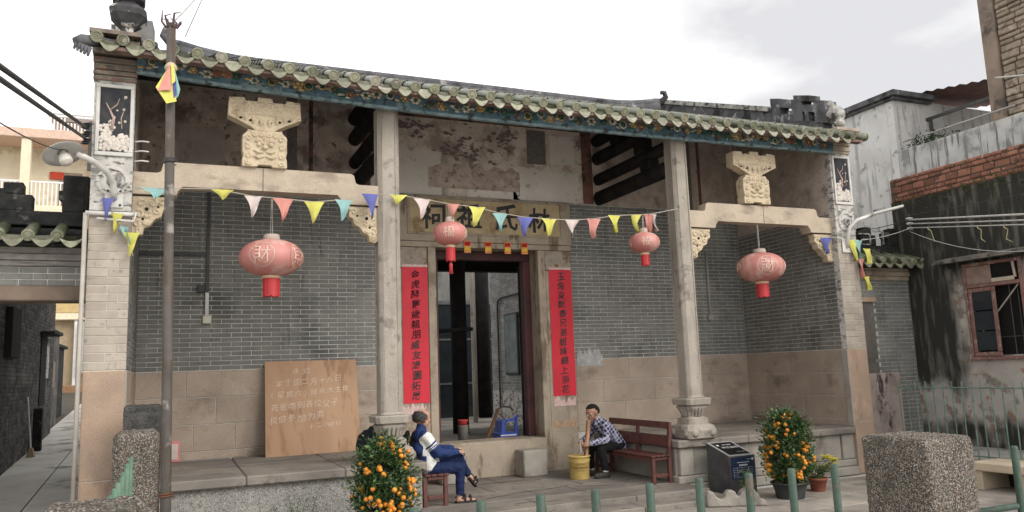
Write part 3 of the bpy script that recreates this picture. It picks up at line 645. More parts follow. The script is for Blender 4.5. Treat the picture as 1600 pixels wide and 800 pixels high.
    # spandrel brackets below the beam ends
    for xw, d in ((x0, 1), (x1, -1)):
        pz = [(0, 3.655), (0, 3.24), (.06, 3.21), (.12, 3.23), (.13, 3.30), (.19, 3.33), (.24, 3.40), (.30, 3.43), (.32, 3.50), (.37, 3.53), (.36, 3.60), (.38, 3.655)]
        zb = db - .012
        q = MB().prism([(xw + d * (x - .01), z + zb) for x, z in pz], (0, .11, 0), (1, 0, 0), (0, 0, 1), (0, .13, 0))
        for (ux, uz, rr, a0, tn) in ((.09, 3.57, .05, 0, 1), (.20, 3.58, .052, 1.4, -1), (.30, 3.585, .044, .4, 1), (.07, 3.45, .05, 2, -1), (.16, 3.44, .042, .8, 1), (.25, 3.49, .04, 2.7, 1), (.06, 3.34, .044, 1.2, 1), (.13, 3.36, .03, .2, -1), (.06, 3.26, .034, 2.2, -1)):
            q.tube(spiral(xw + d * ux, uz + zb, rr, .108, tn, a0, d), .0125, 6)
        ob = link('carved_bracket', remesh(q, .0075, 0, 'carved_bracket', M['carve'], .0025, 36, sx + d * 2), hall)
        for (ux, uz, rr) in ((.145, 3.51, .02), (.11, 3.40, .015), (.26, 3.54, .013)): MB().sphere((xw + d * ux, .104, uz + zb), rr, 8, 6, sc=(1, .5, 1)).build('hole_shade_bead', M['void'], ob)  # dark beads again, hole shade put in as colour

# --- timber cross frames behind the columns, eave purlins
for sx in (-1, 1):
    X = sx * 2.1
    for (y0, y1, z, r, rz) in ((.30, BY, 4.575, .10, .125), (.25, BY, 4.90, .09, .10), (.55, BY, 5.27, .10, .11), (1.1, BY, 5.58, .10, .10)):
        n = 12; t = MB(); vs = []
        for y_ in (y0, y0 + .04, y1):
            k_ = .86 if y_ == y0 else 1
            vs += [(X + r * k_ * math.cos(2 * math.pi * k / n), y_, z + rz * k_ * math.sin(2 * math.pi * k / n)) for k in range(n)]
        fs = [(i * n + k, (i + 1) * n + k, (i + 1) * n + (k + 1) % n, i * n + (k + 1) % n) for i in range(2) for k in range(n)] + [tuple(range(n))]
        t.add(vs, fs); t.build('cross_beam', M['timber'], hall, True)
    for (y_, z0, z1) in ((.75, 4.66, 4.84), (.9, 4.96, 5.2), (1.6, 5.33, 5.52)):
        MB().box(X - .1, X + .1, y_ - .14, y_ + .14, z0, z1, .03).build('strut_block', M['timber'], hall)
for (y_, z) in ((.17, 5.12), (1.0, 5.50), (1.75, 5.80)):
    MB().tube([(-PX, y_, z + (.05 if y_ < .5 else 0)), (-2, y_, z), (2, y_, z - .02), (PX, y_, z - .02)], .085, 10).build('purlin', M['timber'], hall, True)

# --- painted fascia board
NS = 40
xsf = [-5.0 + 10.0 * i / NS for i in range(NS + 1)]
def strip(y0, y1, zlo, zhi):
    mb = MB()
    for x in xsf: mb.v += [(x, y0, zlo + ez(x)), (x, y1, zlo + ez(x)), (x, y1, zhi + ez(x)), (x, y0, zhi + ez(x))]
    for i in range(NS):
        o = 4 * i; mb.f += [(o, o + 4, o + 7, o + 3), (o + 1, o + 2, o + 6, o + 5), (o, o + 1, o + 5, o + 4), (o + 3, o + 7, o + 6, o + 2)]
    mb.f += [(0, 3, 2, 1), (4 * NS, 4 * NS + 1, 4 * NS + 2, 4 * NS + 3)]; mb.mi = [0] * len(mb.f); return mb
fa = strip(-.11, -.07, 4.925, 5.16).build('fascia_board', M['blue'], hall)
strip(-.118, -.065, 4.90, 4.935).build('fascia_edge', M['bluetrim'], fa)
rg = random.Random(3); F4 = [MB() for _ in range(4)]
x = -4.85
while x < 4.85:
    kind = rg.choice((0, 0, 1, 1, 2, 3)); z = 5.045 + ez(x) + rg.uniform(-.03, .03); s = rg.uniform(.034, .06)
    if rg.random() < .6:
        for k in range(6): F4[kind].sphere((x + s * .9 * math.cos(k * 1.047), -.112, z + s * .8 * math.sin(k * 1.047)), s * .55, 6, 4, sc=(1, .35, .8))
        F4[(kind + 1) % 4].sphere((x, -.116, z), s * .42, 6, 4, sc=(1, .5, 1))
    else:
        F4[kind].lathe([(s * .8, 0), (s * 1.1, .008), (s * .8, .014)], (x, -.110, z), 12, cap=False, axis=(Vector((1, 0, 0)), Vector((0, 0, 1)), Vector((0, -1, 0))))
        F4[2].sphere((x, -.112, z), s * .7, 7, 4, sc=(1, .3, 1))
    for k in range(5):
        a0 = rg.uniform(0, 6.28); F4[rg.choice((2, 2, 2, 1, 0))].sphere((x + rg.uniform(-.13, .13), -.111, max(4.98 + ez(x), min(5.11 + ez(x), z + rg.uniform(-.07, .07)))), rg.uniform(.012, .028), 6, 4, sc=(1.6, .3, .6))
    x += rg.uniform(.12, .21)
for i, mb in enumerate(F4): tag(mb.build('carved_flowers', M['fl%d' % (i + 1)], fa, True), kind='stuff')
for x0 in (-4.12, 4.12):
    rd = MB()
    for d in (-.055, .055): rd.lathe([(.05, 0), (.05, .012), (.042, .016), (.0, .016)], (x0 + d, -.110, 5.04 + ez(x0)), 16, axis=(Vector((1, 0, 0)), Vector((0, 0, 1)), Vector((0, -1, 0))))
    rd.build('round_seal', M['fl4'], fa)
# board closing the eave, rafters
SL = .40; EY = -.45
so_ = MB()
for x in xsf: so_.v += [(x * 1.08, EY + .04, 5.035 + ez(x)), (x * 1.08, 4.05, 5.035 + ez(x) * .3 + SL * (4.05 - EY))]
so_.f = [(2 * i, 2 * i + 1, 2 * i + 3, 2 * i + 2) for i in range(NS)]; so_.mi = [0] * NS
so_.build('roof_underside', mat('sooty_boards', (.05, .040, .036), (.028, .024, .022), 5, .9), hall)
n_r = 0
x = -4.95
while x < 5.0:
    MB().obox((x, (EY + .1 + .3) / 2, 5.0 + ez(x) + SL * ((EY + .1 + .3) / 2 - EY)), (.05, 0, 0), Vector((0, 1, SL)).normalized() * .23, Vector((0, -SL, 1)).normalized() * .022, .003).build('rafter', M['eavewood'], hall)
    x += .285
el = MB()
for x in xsf: el.v += [(x * 1.06, EY + .03, 5.02 + ez(x)), (x * 1.06, EY + .03, 5.06 + ez(x)), (x * 1.06, EY + .14, 5.06 + ez(x)), (x * 1.06, EY + .14, 5.02 + ez(x))]
for i in range(NS):
    o = 4 * i; el.f += [(o, o + 4, o + 5, o + 1), (o, o + 3, o + 7, o + 4), (o + 3, o + 2, o + 6, o + 7)]
el.mi = [0] * len(el.f); el.build('eave_batten', M['eavewood'], hall)

# --- roof tiles
TS = .243; rows = [-5.365 + TS * i for i in range(44)]; rows = [r for r in rows if r < 5.30]
sd_ = Vector((0, 1, SL)).normalized(); up_ = Vector((0, -SL, 1)).normalized()
def tube_tile(L0, r, n=9):
    mb = MB(); pts = [sd_ * 0, sd_ * .035, sd_ * .04, sd_ * L0]; mb.tube(pts, [r * 1.06, r * 1.06, r, r * .97], 12, True); return mb
cover = tube_tile(.40, .057); cover_me = cover.mesh('cover_tile', M['tile'], True)
fs_ = cover_me.polygons
disc_me = MB().lathe([(.0, .014), (.026, .014), (.030, .009), (.044, .009), (.048, .015), (.061, .012), (.062, -.012), (.0, -.012)], (0, 0, 0), 18, axis=(Vector((1, 0, 0)), up_, -sd_), cap=False).mesh('tile_end', M['tile_end'])
drip = []
for i in range(13):
    t = i / 12; xx = -.108 + .216 * t; drip.append((xx, -.012 - .045 * (1 - (2 * t - 1) ** 2)))
for i in range(12, -1, -1):
    t = i / 12; xx = -.113 + .226 * t; w_ = (1 - abs(2 * t - 1) ** 1.7); drip.append((xx, .0 - .045 * (1 - (2 * t - 1) ** 2) - .085 * w_))
drip_me = MB().prism(drip, (0, 0, 0), (1, 0, 0), (Vector((0, .25, 1)).normalized()), (0, .022, 0)).mesh('drip_tile', M['tile_end'])
pan = MB()
for sgm in range(2):
    pts = [(-.108 + .216 * i / 6, -.05 * (1 - (2 * i / 6 - 1) ** 2)) for i in range(7)]
    o = len(pan.v)
    for d in (0, .34):
        pan.v += [tuple(Vector((p[0], 0, 0)) + sd_ * (sgm * .3 + d) + up_ * (p[1] + (.012 if d == 0 else 0))) for p in pts]
    pan.f += [(o + i, o + i + 1, o + 8 + i, o + 7 + i) for i in range(6)]
pan.mi = [0] * len(pan.f); pan_me = pan.mesh('pan_tile', M['tile'])
rest = MB()
roof = MB().add([(-5.45, -.1, 5.06 + SL * .35), (5.42, -.1, 5.06 + SL * .35), (5.42, 4.05, 5.06 + SL * 4.5), (-5.45, 4.05, 5.06 + SL * 4.5), (-5.45, 6.1, 6.02), (5.42, 6.1, 6.02)], [(0, 1, 2, 3), (3, 2, 5, 4)]).build('roof', M['tile_top'], hall)
for i, x in enumerate(rows):
    c = Vector((x + random.uniform(-.006, .006), EY + random.uniform(-.008, .008), 5.105 + ez(x) + random.uniform(-.005, .005)))
    o = link('cover_tile', cover_me, roof, c)
    link('tile_end', disc_me, roof, c - sd_ * .004, (random.uniform(-.03, .03), 0, random.uniform(-.05, .05)))
    if i < len(rows) - 1:
        c2 = Vector((x + TS / 2, EY + .022 + random.uniform(-.006, .006), 5.088 + ez(x + TS / 2) + random.uniform(-.004, .004)))
        link('drip_tile', drip_me, roof, c2, (0, random.uniform(-.05, .05), 0)); link('pan_tile', pan_me, roof, c2 + Vector((0, .01, 0)))
    y_ = .395
    while y_ < 4.55:
        rest.tube([c + sd_ * y_ + Vector((0, 0, -ez(x) * y_ / 5)), c + sd_ * (y_ + .03) + Vector((0, 0, -ez(x) * y_ / 5)), c + sd_ * (y_ + .40) + Vector((0, 0, -ez(x) * (y_ + .4) / 5))], [.067, .064, .059], 8, False); y_ += .39
tag(rest.build('cover_tile_rows', M['tile_top'], roof, True), kind='stuff')

# --- main ridge with curled ends, gable ridges, finials
rd = MB(); pr2 = []
for i in range(31):
    x = -4.6 + 9.2 * i / 30; e = max(0, abs(x) - 3.4); pr2.append((x, 6.98 + .10 * e ** 2))
rd.tube([(x, 4.05, z) for x, z in pr2], .10, 8); rd.tube([(x, 4.05, z - .10) for x, z in pr2], .13, 8)
for s in (-1, 1):
    rd.tube([(s * 4.58, 4.05, 7.12), (s * 4.72, 4.05, 7.16), (s * 4.83, 4.05, 7.27), (s * 4.80, 4.05, 7.37), (s * 4.72, 4.05, 7.36)], [.10, .075, .055, .05, .045], 8)
rd.build('main_ridge', M['ridge'], hall, True)
for s in (-1, 1):
    X = s * 5.2
    g = MB().prism([(1.30, 5.55), (1.30, 6.10), (4.7, 7.40), (4.7, 6.7)], (X - .13, 0, 0), (0, 1, 0), (0, 0, 1), (.26, 0, 0))
    gr = g.build('gable_ridge', M['ridge'], hall)
    MB().prism([(1.28, 6.08), (1.28, 6.17), (4.72, 7.48), (4.72, 7.39)], (X - .17, 0, 0), (0, 1, 0), (0, 0, 1), (.34, 0, 0)).build('ridge_coping', M['ridgew'], gr)
    if s > 0:
        # fretwork finial built of square-section bars, then a pale stone peach at the eave
        fb = MB(); wx = .10
        for (y0, y1, z0, z1) in ((.15, 1.32, 5.20, 5.50), (1.08, 1.30, 5.49, 5.90), (.91, 1.085, 5.735, 5.885), (.79, 1.085, 5.49, 5.62), (.79, .85, 5.61, 5.68), (.56, .795, 5.49, 5.88), (.37, .73, 5.845, 5.95), (.28, .57, 5.66, 5.785), (.42, .50, 5.49, 5.67), (.05, .29, 5.48, 5.855)):
            sk = .33                   # bars follow the fall of the ridge
            fb.prism([(y0, z0 + sk * y0), (y1, z0 + sk * y1), (y1, z1 + sk * y1), (y0, z1 + sk * y0)], (X - wx - .0005 * len(fb.f), 0, 0), (0, 1, 0), (0, 0, 1), (2 * wx + .001 * len(fb.f), 0, 0))
        jitter(fb, .006, 6).build('fretwork_finial', M['ridge'], gr)
        pk = MB().sphere((X, -.02, 5.62), .17, 14, 10, sc=(.8, 1.05, .85)).sphere((X, .08, 5.80), .09, 10, 6).sphere((X, -.08, 5.46), .09, 8, 6, sc=(1, 1, .7))
        link('stone_peach', remesh(pk, .02, 1, 'stone_peach', M['ridgew'], .018, 14), gr)
    else:
        MB().prism([(.25, 5.3), (1.3, 5.3), (1.3, 6.15), (.25, 5.83)], (X + .10, 0, 0), (0, 1, 0), (0, 0, 1), (.23, 0, 0)).build('ridge_block', mat('worn_ridge_block', (.24, .235, .23), (.15, .148, .145), 5, .95, .3, 40), gr)
        MB().box(X + .02, X + .40, .02, .5, 5.32, 5.50, .02).build('ridge_plinth', M['ridge'], gr)
        u = MB().loft([(5.46, .05, .02), (5.53, .062, .025), (5.60, .13, .055), (5.67, .18, .075), (5.73, .185, .078), (5.775, .15, .06), (5.80, .105, .04), (5.825, .10, .04), (5.845, .155, .06), (5.88, .165, .065), (5.91, .11, .04), (6.0, .085, .03), (6.2, .03, .01)], (-5.10, -.10))
        jitter(u, .008, 9)
        uu = u.build('stone_urn', mat('sooty_urn', (.075, .072, .075), (.05, .048, .05), 9, .9, .3, 40, stain=((6, (.5, .48, .44), .60, .68),)), gr)
        MB().box(-5.17, -5.03, -.17, -.03, 5.33, 5.459, .015).build('urn_plinth', M['ridge'], uu)
# left verge: bundle of tile ends jutting past the gable
vg = MB()
vg.tube([(-5.56, -.43, 5.20), (-5.50, -.40, 5.245), (-5.40, -.36, 5.26), (-5.25, -.2, 5.32)], [.05, .062, .062, .05], 10)
for k in range(5): vg.tube([(-5.545 + .03 * k, -.44, 5.20 - .012 * k), (-5.565 + .03 * k, -.45, 5.12 - .016 * k)], [.024, .012], 6)
jitter(vg, .008, 8).build('verge_tiles', M['ridge'], roof, True)
vg = MB().tube([(5.35, -.44, 5.13), (5.35, .5, 5.5)], .062, 10); vg.build('verge_tiles', M['tile'], roof, True)

# --- inside the doorway: dark entrance room, then the open court and rear hall
inn = MB()
inn.box(-5.0, 5.0, BY + .42, 5.85, .50, .60)
inn.build('inner_floor', mat('inner_paving', (.16, .15, .135), (.11, .10, .09), 2, .9), hall)
MB().box(-5.0, 5.0, 5.86, 14, .40, .50).build('court_floor', M['paving'], hall)
MB().box(-5.0, 5.0, 12.6, 12.9, .5, 5.5).build('rear_wall', M['brick'], hall)
iw = MB().box(2.2, 2.45, 5.2, 7.75, .5, 4.3).build('inner_wall', M['mortar'], hall)
bw = MB()
for r in range(46):
    x = 5.2 - .12 * (r % 2)
    while x < 7.75:
        a, b = max(x, 5.2), min(x + .243, 7.75)
        if b - a > .02: bw.box(2.192, 2.21, a, b, 1.35 + r * .0632 - .06, 1.35 + r * .0632 - .004, .003)
        x += .25
tag(bw.build('brick_courses', mat('limewashed_brick', (.33, .325, .31), (.22, .215, .205), 3, .9, rnd=.2), iw), kind='stuff')
MB().box(2.189, 2.22, 5.2, 7.75, .5, 1.28).build('flaking_plaster', M['whitepl'], iw)
nb = MB().box(2.150, 2.188, 6.15, 6.88, 1.62, 2.95, .01).build('notice_frame', M['darkpipe'], iw)
MB().box(2.145, 2.152, 6.2, 6.83, 1.67, 2.90).build('notice_sheet', mat('notice_glass', (.22, .26, .26), (.14, .17, .17), 3, .25), nb)
MB().tube([(2.15, 7.22, .9), (2.15, 7.22, 3.15), (2.15, 7.15, 3.28), (2.15, 6.95, 3.33), (2.15, 5.7, 3.33)], .022, 8).build('conduit', M['darkpipe'], iw)
for x, y_, r, z1 in ((.36, 4.8, .15, 4.6), (2.48, 9.0, .17, 4.8)):
    MB().tube([(x, y_, .6), (x, y_, z1)], r, 14).build('inner_column', M['timber'], hall, True)
MB().tube([(2.22, 9.0, .5), (2.22, 9.0, 4.6)], .06, 10).build('pale_post', M['column'], hall)
for i in range(5):
    x = .5 + i * .62
    gd = MB().box(x, x + .56, 10.6, 10.64, .55, 3.6).build('glazed_screen', M['glass'], hall)
    f3 = MB()
    for (a, b, c_, d) in ((x, x + .05, .55, 3.6), (x + .51, x + .56, .55, 3.6), (x + .05, x + .51, 1.4, 1.45), (x + .05, x + .51, 2.55, 2.6), (x + .05, x + .51, 3.5, 3.6)): f3.box(a, b, 10.58, 10.605, c_, d)
    f3.build('screen_frame', mat('screen_frame_grey', (.12, .122, .12), (.08, .08, .08), 5, .6), gd)
MB().box(-5, 5, 5.75, 6.0, 3.75, 5.3).build('court_beam', M['timber'], hall)
MB().tube([(-.6, 3.9, 2.42), (.30, 3.9, 2.46)], .035, 8).build('door_bar', M['timber'], hall)
for x0, x1, ye in ((-.86, -.80, 3.5), (.80, .86, 2.98)):
    MB().box(x0, x1, BY + .42, ye, .62, 3.45, .006).build('door_leaf', M['timber'], hall)

# ================================================================ side gates of the hall
def fret_ridge(parent, x0, x1, y, z, mt, seedv, flip=1):
    """black stepped parapet with fret ends"""
    b = MB(); b.box(x0, x1, y - .09, y + .09, z, z + .16, .01)
    x = x0; k = seedv
    while x < x1 - .1:
        b.box(x, min(x + .34, x1), y - .085, y + .085, z + .161, z + .34 + .0 * k, .012)
        b.box(x + .06, min(x + .25, x1), y - .08, y + .08, z + .341, z + .47, .012)
        b.box(x - .04, min(x + .10, x1), y - .078, y + .078, z + .30, z + .40, .012)
        x += .62; k += 1
    return jitter(b, .008, 5, seedv).build('fret_parapet', mt, parent)
def gate_tiles(parent, x0, x1, y, z, nrow, sp, mt_t, mt_e):
    for i in range(nrow):
        x = x0 + sp * (i + .5)
        if x > x1: break
        c = Vector((x, y, z))
        link('cover_tile', cover_me2, parent, c, (0, 0, random.uniform(-.04, .04)))
        link('tile_end', disc_me, parent, c - sd_ * .004, (0, 0, random.uniform(-.05, .05)))
        if x + sp < x1 + sp * .5: link('drip_tile', drip_me, parent, c + Vector((sp / 2, -.005, -.0)), (0, random.uniform(-.06, .06), 0), (sp / .243, 1, 1))
cover_me2 = tube_tile(.42, .062).mesh('cover_tile', M['tile'], True)

gl = thing('lane_gate', 'low brick gateway with black fret parapet spanning the lane on the left', 'gate', (-6.4, .45, .1))
w = MB().box(-8.2, -5.42, .456, .75, 2.785, 2.985).build('wall', M['mortar'], gl)
brick_wall(gl, w, (-8.2, .45, 2.787), (1, 0, 0), (0, -1, 0), 2.77, .20, .265, .066, .0075, M['brick'])
MB().box(-8.2, -5.42, .435, .77, 2.62, 2.782, .012).build('stone_lintel', mat('old_lintel', (.20, .15, .115), (.13, .10, .08), 3, .9, .4, 60), gl)
cn = MB()
for z0, z1, ov in ((2.99, 3.05, .03), (3.052, 3.12, .06), (3.122, 3.20, .03)): cn.box(-8.2, -5.42, .45 - ov, .8, z0, z1, .006)
cn.build('plaster_cornice', mat('grey_cornice', (.30, .275, .25), (.2, .185, .17), 6, .92, .3, 40, stain=(((1, 1, 8), (.13, .12, .11), .56, .7),)), gl)
MB().prism([(.20, 3.20), (.9, 3.50), (.9, 3.22), (.22, 3.18)], (-8.2, 0, 0), (0, 1, 0), (0, 0, 1), (2.78, 0, 0)).build('tile_bed', M['black'], gl)
gate_tiles(gl, -8.2, -5.45, .14, 3.275, 11, .262, M['tile'], M['tile_end'])
fret_ridge(gl, -8.2, -5.50, .58, 3.44, M['black'], 1.0)
MB().box(-8.2, -7.2, .46, .74, -.02, 2.618).build('gate_jamb', M['brick'], gl)
MB().box(-5.72, -5.46, .50, .66, 3.62, 4.02, .015).build('fret_post', M['black'], gl)

gr_ = thing('side_gate', 'narrow grey brick side gate with mossy green tiles right of the hall', 'gate', (6.2, .45, .1))
w = MB().box(5.42, 7.06, .456, .8, -.02, 2.985).build('wall', M['mortar'], gr_)
def kg(c): return not (c.x < 6.14 and c.z < 2.62)
brick_wall(gr_, w, (5.42, .45, .30), (1, 0, 0), (0, -1, 0), 1.62, 2.68, .255, .0632, .0075, M['brick'], keep=kg)
MB().box(5.42, 6.135, .449, .470, .0, 2.615).build('recess_shade_sheet', mat('shaded_side_brick', (.16, .145, .125), (.11, .10, .09), 4, .9), w)  # flush sheet; the shade of the recess is in its darker brick colour
MB().box(5.7, 6.17, .40, .452, 2.62, 2.70, .006).build('stone_lintel', M['pierst'], gr_)
cn = MB()
for z0, z1, ov in ((2.99, 3.06, .02), (3.062, 3.14, .05), (3.142, 3.20, .03)): cn.box(5.42, 7.02, .45 - ov, .8, z0, z1, .006)
cn.build('plaster_cornice', M['lintel'], gr_)
MB().prism([(.20, 3.20), (.9, 3.52), (.9, 3.22), (.22, 3.18)], (5.45, 0, 0), (0, 1, 0), (0, 0, 1), (1.6, 0, 0)).build('tile_bed', M['black'], gr_)
gate_tiles(gr_, 5.50, 7.12, .12, 3.275, 7, .235, M['tile'], M['tile_end'])
fret_ridge(gr_, 5.5, 7.0, .62, 3.44, M['black'], 2.0)
ll = MB()
for (a, b, c_, d) in ((6.05, 6.30, 3.60, 3.62), (6.05, 6.30, 3.78, 3.80), (6.29, 6.31, 3.62, 3.78), (6.4, 6.62, 3.84, 3.86), (6.60, 6.62, 3.62, 3.84), (6.12, 6.25, 3.69, 3.705)): ll.box(a, b, .515, .545, c_, d)
ll.build('pale_fret_lines', M['ridgew'], gr_)

# ================================================================ mossy house on the right
moss = mat('mossy_wall', (.42, .39, .35), (.34, .315, .285), 2.5, .95, .35, 35, detail=8,
           stain=((3.0, (.20, .175, .15), .56, .66), (6, (.30, .19, .13), .66, .72)))
# growth darkens the upper wall and the corner by the gate: shape of the growth, driven by place on the wall
def add_growth(m, col, col2):
    t = m.node_tree; N = t.nodes; K = t.links.new; b = N['Principled BSDF']; src = b.inputs['Base Color'].links[0].from_socket
    g = N.new('ShaderNodeNewGeometry'); sp = N.new('ShaderNodeSeparateXYZ'); K(g.outputs['Position'], sp.inputs[0])
    nz_ = N.new('ShaderNodeTexNoise'); nz_.inputs['Scale'].default_value = 1.0; nz_.inputs['Detail'].default_value = 9; mpg = N.new('ShaderNodeMapping'); mpg.inputs['Scale'].default_value = (3.5, 3.5, 1.1); K(g.outputs['Position'], mpg.inputs[0]); K(mpg.outputs[0], nz_.inputs['Vector'])
    def mr(s, a, b_, c, d):
        r = N.new('ShaderNodeMapRange'); r.inputs[1].default_value, r.inputs[2].default_value, r.inputs[3].default_value, r.inputs[4].default_value = a, b_, c, d; K(s, r.inputs[0]); return r.outputs[0]
    def ma(op, a, b_):
        r = N.new('ShaderNodeMath'); r.operation = op
        for i, v in enumerate((a, b_)):
            if isinstance(v, float): r.inputs[i].default_value = v
            else: K(v, r.inputs[i])
        return r.outputs[0]
    top = mr(sp.outputs['Z'], 2.7, 3.25, 0, 1); cor = mr(sp.outputs['Y'], -.62, -.22, 0, 1); low = mr(sp.outputs['Z'], .55, .95, .75, 0)
    low2 = mr(sp.outputs['Z'], 1.0, 1.5, .25, 1.0)
    a = ma('MAXIMUM', ma('MAXIMUM', top, ma('MULTIPLY', cor, low2)), low); f = ma('ADD', a, ma('MULTIPLY', ma('SUBTRACT', nz_.outputs['Fac'], .5), 1.5)); f = mr(f, .34, .74, 0, 1)
    n2 = N.new('ShaderNodeTexNoise'); n2.inputs['Scale'].default_value = 1; n2.inputs['Detail'].default_value = 9; mp2 = N.new('ShaderNodeMapping'); mp2.inputs['Scale'].default_value = (9, 9, 1.6); K(g.outputs['Position'], mp2.inputs[0]); K(mp2.outputs[0], n2.inputs['Vector'])
    cc = N.new('ShaderNodeMixRGB'); cc.inputs[1].default_value = (*col, 1); cc.inputs[2].default_value = (*col2, 1); K(mr(n2.outputs['Fac'], .50, .74, 0, 1), cc.inputs[0])
    mx_ = N.new('ShaderNodeMixRGB'); K(f, mx_.inputs[0]); K(src, mx_.inputs[1]); K(cc.outputs[0], mx_.inputs[2]); K(mx_.outputs[0], b.inputs['Base Color'])
add_growth(moss, (.034, .034, .029), (.15, .145, .12))
mh = thing('mossy_house', 'old house with moss blackened wall, peeling white plaster and red brick parapet', 'house', (7.0, -2, .28))
def face_x(mb, X, y0, y1, z0, z1, d=.25): return mb.box(X, X + d, y0, y1, z0, z1)
wl = MB()
for (y0, y1, z0, z1) in ((-.62, .62, .0, 4.36), (-1.52, -.62, .0, 1.68), (-1.52, -.62, 3.10, 4.36), (-6.0, -1.52, .0, 4.36)): face_x(wl, 7.0, y0, y1, z0, z1)
wl.box(7.25, 13, .37, .62, 0, 4.36); wl.box(7.25, 13, -6, -5.8, 0, 4.36); wl.box(7.25, 13, -5.8, .37, 4.2, 4.3); wl.box(12.8, 13, -5.8, .37, 0, 4.2); wl.box(7.25, 12.8, -5.8, .37, 0, .1)
wall_m = wl.build('wall', moss, mh)
par = MB().box(7.01, 7.24, -6, .61, 4.36, 4.775).build('parapet', mat('brick_bed', (.12, .08, .06), (.07, .05, .04), 9, .95), mh)
redb = mat('red_brick', (.27, .125, .085), (.20, .095, .068), 9, .95, .5, 50, rnd=.3, stain=((5, (.09, .055, .04), .58, .70), (9, (.42, .26, .18), .68, .76)))
z = 4.37
for r, hh in enumerate((.075, .075, .12, .075, .07)):
    y_ = .60 - .1 * (r % 2)
    while y_ > -2.6:
        l = random.uniform(.16, .27); d = random.uniform(-.012, .012)
        MB().obox((7.06 + d, y_ - l / 2, z + hh / 2), (.065, 0, 0), (0, l / 2 - .007, 0), (0, 0, hh / 2 - .007), .012).build('brick', redb, par)
        y_ -= l
    z += hh + .002
# window
win = MB().box(6.955, 7.12, -1.54, -1.50, 1.66, 3.12, .006).box(6.955, 7.12, -.64, -.60, 1.66, 3.12, .006).box(6.95, 7.12, -1.498, -.642, 3.07, 3.12, .006).box(6.95, 7.12, -1.498, -.642, 2.73, 2.785, .006).box(6.94, 7.12, -1.56, -.58, 1.61, 1.66, .006).build('window', mat('faded_pink_frame', (.25, .14, .12), (.18, .10, .085), 9, .8, stain=((12, (.34, .28, .24), .64, .74),)), mh)
MB().box(6.985, 7.0, -1.05, -.645, 2.79, 3.065).build('transom_board', mat('pink_board', (.30, .22, .18), (.24, .17, .14), 9, .85), win)
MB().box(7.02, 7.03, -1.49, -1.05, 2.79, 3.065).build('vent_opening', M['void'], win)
MB().box(6.965, 6.985, -1.42, -1.06, 2.79, 2.85, .004).obox((6.99, -1.42, 2.95), (.01, 0, 0), (0, .02, 0), (0, .01, .12), .003).build('broken_slat', flatm('bare_wood', (.5, .42, .34)), win)
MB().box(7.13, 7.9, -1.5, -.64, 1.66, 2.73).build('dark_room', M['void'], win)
ls = MB(); c0 = Vector((6.97, -.66, 0)); dv = Vector((-.05, -.47, 0))
for z0, z1 in ((1.67, 1.73), (2.66, 2.72)): ls.obox(c0 + dv / 2 + Vector((0, 0, (z0 + z1) / 2)), dv / 2, (.018, 0, 0), (0, 0, (z1 - z0) / 2), .004)
for t in (.06, .94): ls.obox(c0 + dv * t + Vector((0, 0, 2.195)), dv * .06, (.018, 0, 0), (0, 0, .46), .004)
cas = ls.build('casement', MATS['faded_pink_frame'], win)
for k in range(3): MB().obox(c0 + dv / 2 + Vector((0, 0, 1.90 + k * .31)), dv * .42, (.004, 0, 0), (0, 0, .145)).build('pane', M['glass'], cas)
bars = MB()
for y_ in (-1.27, -1.40): bars.tube([(7.05, y_, 1.66), (7.05, y_, 2.73)], .008, 6)
bars.tube([(7.04, -1.5, 1.95), (7.04, -.64, 1.95)], .008, 6)
bars.build('window_bars', M['darkpipe'], win)
MB().tube([(6.99, -1.46, 2.72), (6.99, -.72, 1.95)], .012, 6).build('prop_stick', M['greypipe'], win)
MB().prism([(0, 3.17), (-.28, 3.15), (-.28, 3.20), (0, 3.26)], (7.0, -1.75, 0), (1, 0, 0), (0, 0, 1), (0, 1.5, 0)).build('window_canopy', mat('concrete_canopy', (.20, .18, .155), (.12, .11, .095), 6, .95, stain=((5, (.05, .05, .04), .55, .68),)), mh)
# weeds growing on the parapet and wall foot
gf = MB()
for k in range(420):
    y_, z_ = random.uniform(-2.4, .6), random.uniform(4.25, 4.42) if k % 3 else random.uniform(3.9, 4.35)
    s = random.uniform(.012, .035); a0 = random.random() * 6.28; d = Vector((-.5, math.cos(a0), math.sin(a0) * .6)).normalized(); q = Vector((0, -math.sin(a0), math.cos(a0)))
    c = Vector((6.985, y_, z_)); gf.add([c, c + d * s * .6 + q * s * .4, c + d * s * 1.4, c + d * s * .6 - q * s * .4], [(0, 1, 2, 3)])
tag(gf.build('wall_weeds', mat('weed_green', (.075, .085, .03), (.04, .05, .018), 9, .9, rnd=.3), mh), kind='stuff')

# ================================================================ white house behind, tower, roof shelter
wm = mat('streaked_white_render', (.62, .61, .59), (.54, .53, .51), 2, .92, .15, 30, stain=(((7, 7, .7), (.36, .35, .34), .56, .72), (1.6, (.42, .41, .39), .56, .72), (5, (.30, .29, .28), .66, .74)))
add_top = wm.node_tree
wh = thing('white_house', 'tall white rendered house with dark coping behind the mossy house', 'house', (9, 3, 0))
MB().box(9.0, 16, 2.02, 9, 0, 7.02).build('wall', wm, wh)
MB().box(8.86, 10.14, 1.86, 3.3, 7.025, 7.14, .01).box(8.93, 10.05, 1.93, 9.1, 6.96, 7.022, .01).build('coping', M['ridge'], wh)
MB().box(8.88, 9.2, 3.31, 9.1, 7.03, 7.12, .01).build('coping', M['ridge'], wh)
par2 = mat('streaked_grey_parapet', (.50, .49, .47), (.36, .355, .34), 3, .92, .2, 30, stain=(((10, 10, .9), (.16, .155, .15), .53, .66), (3, (.24, .235, .225), .55, .7)))
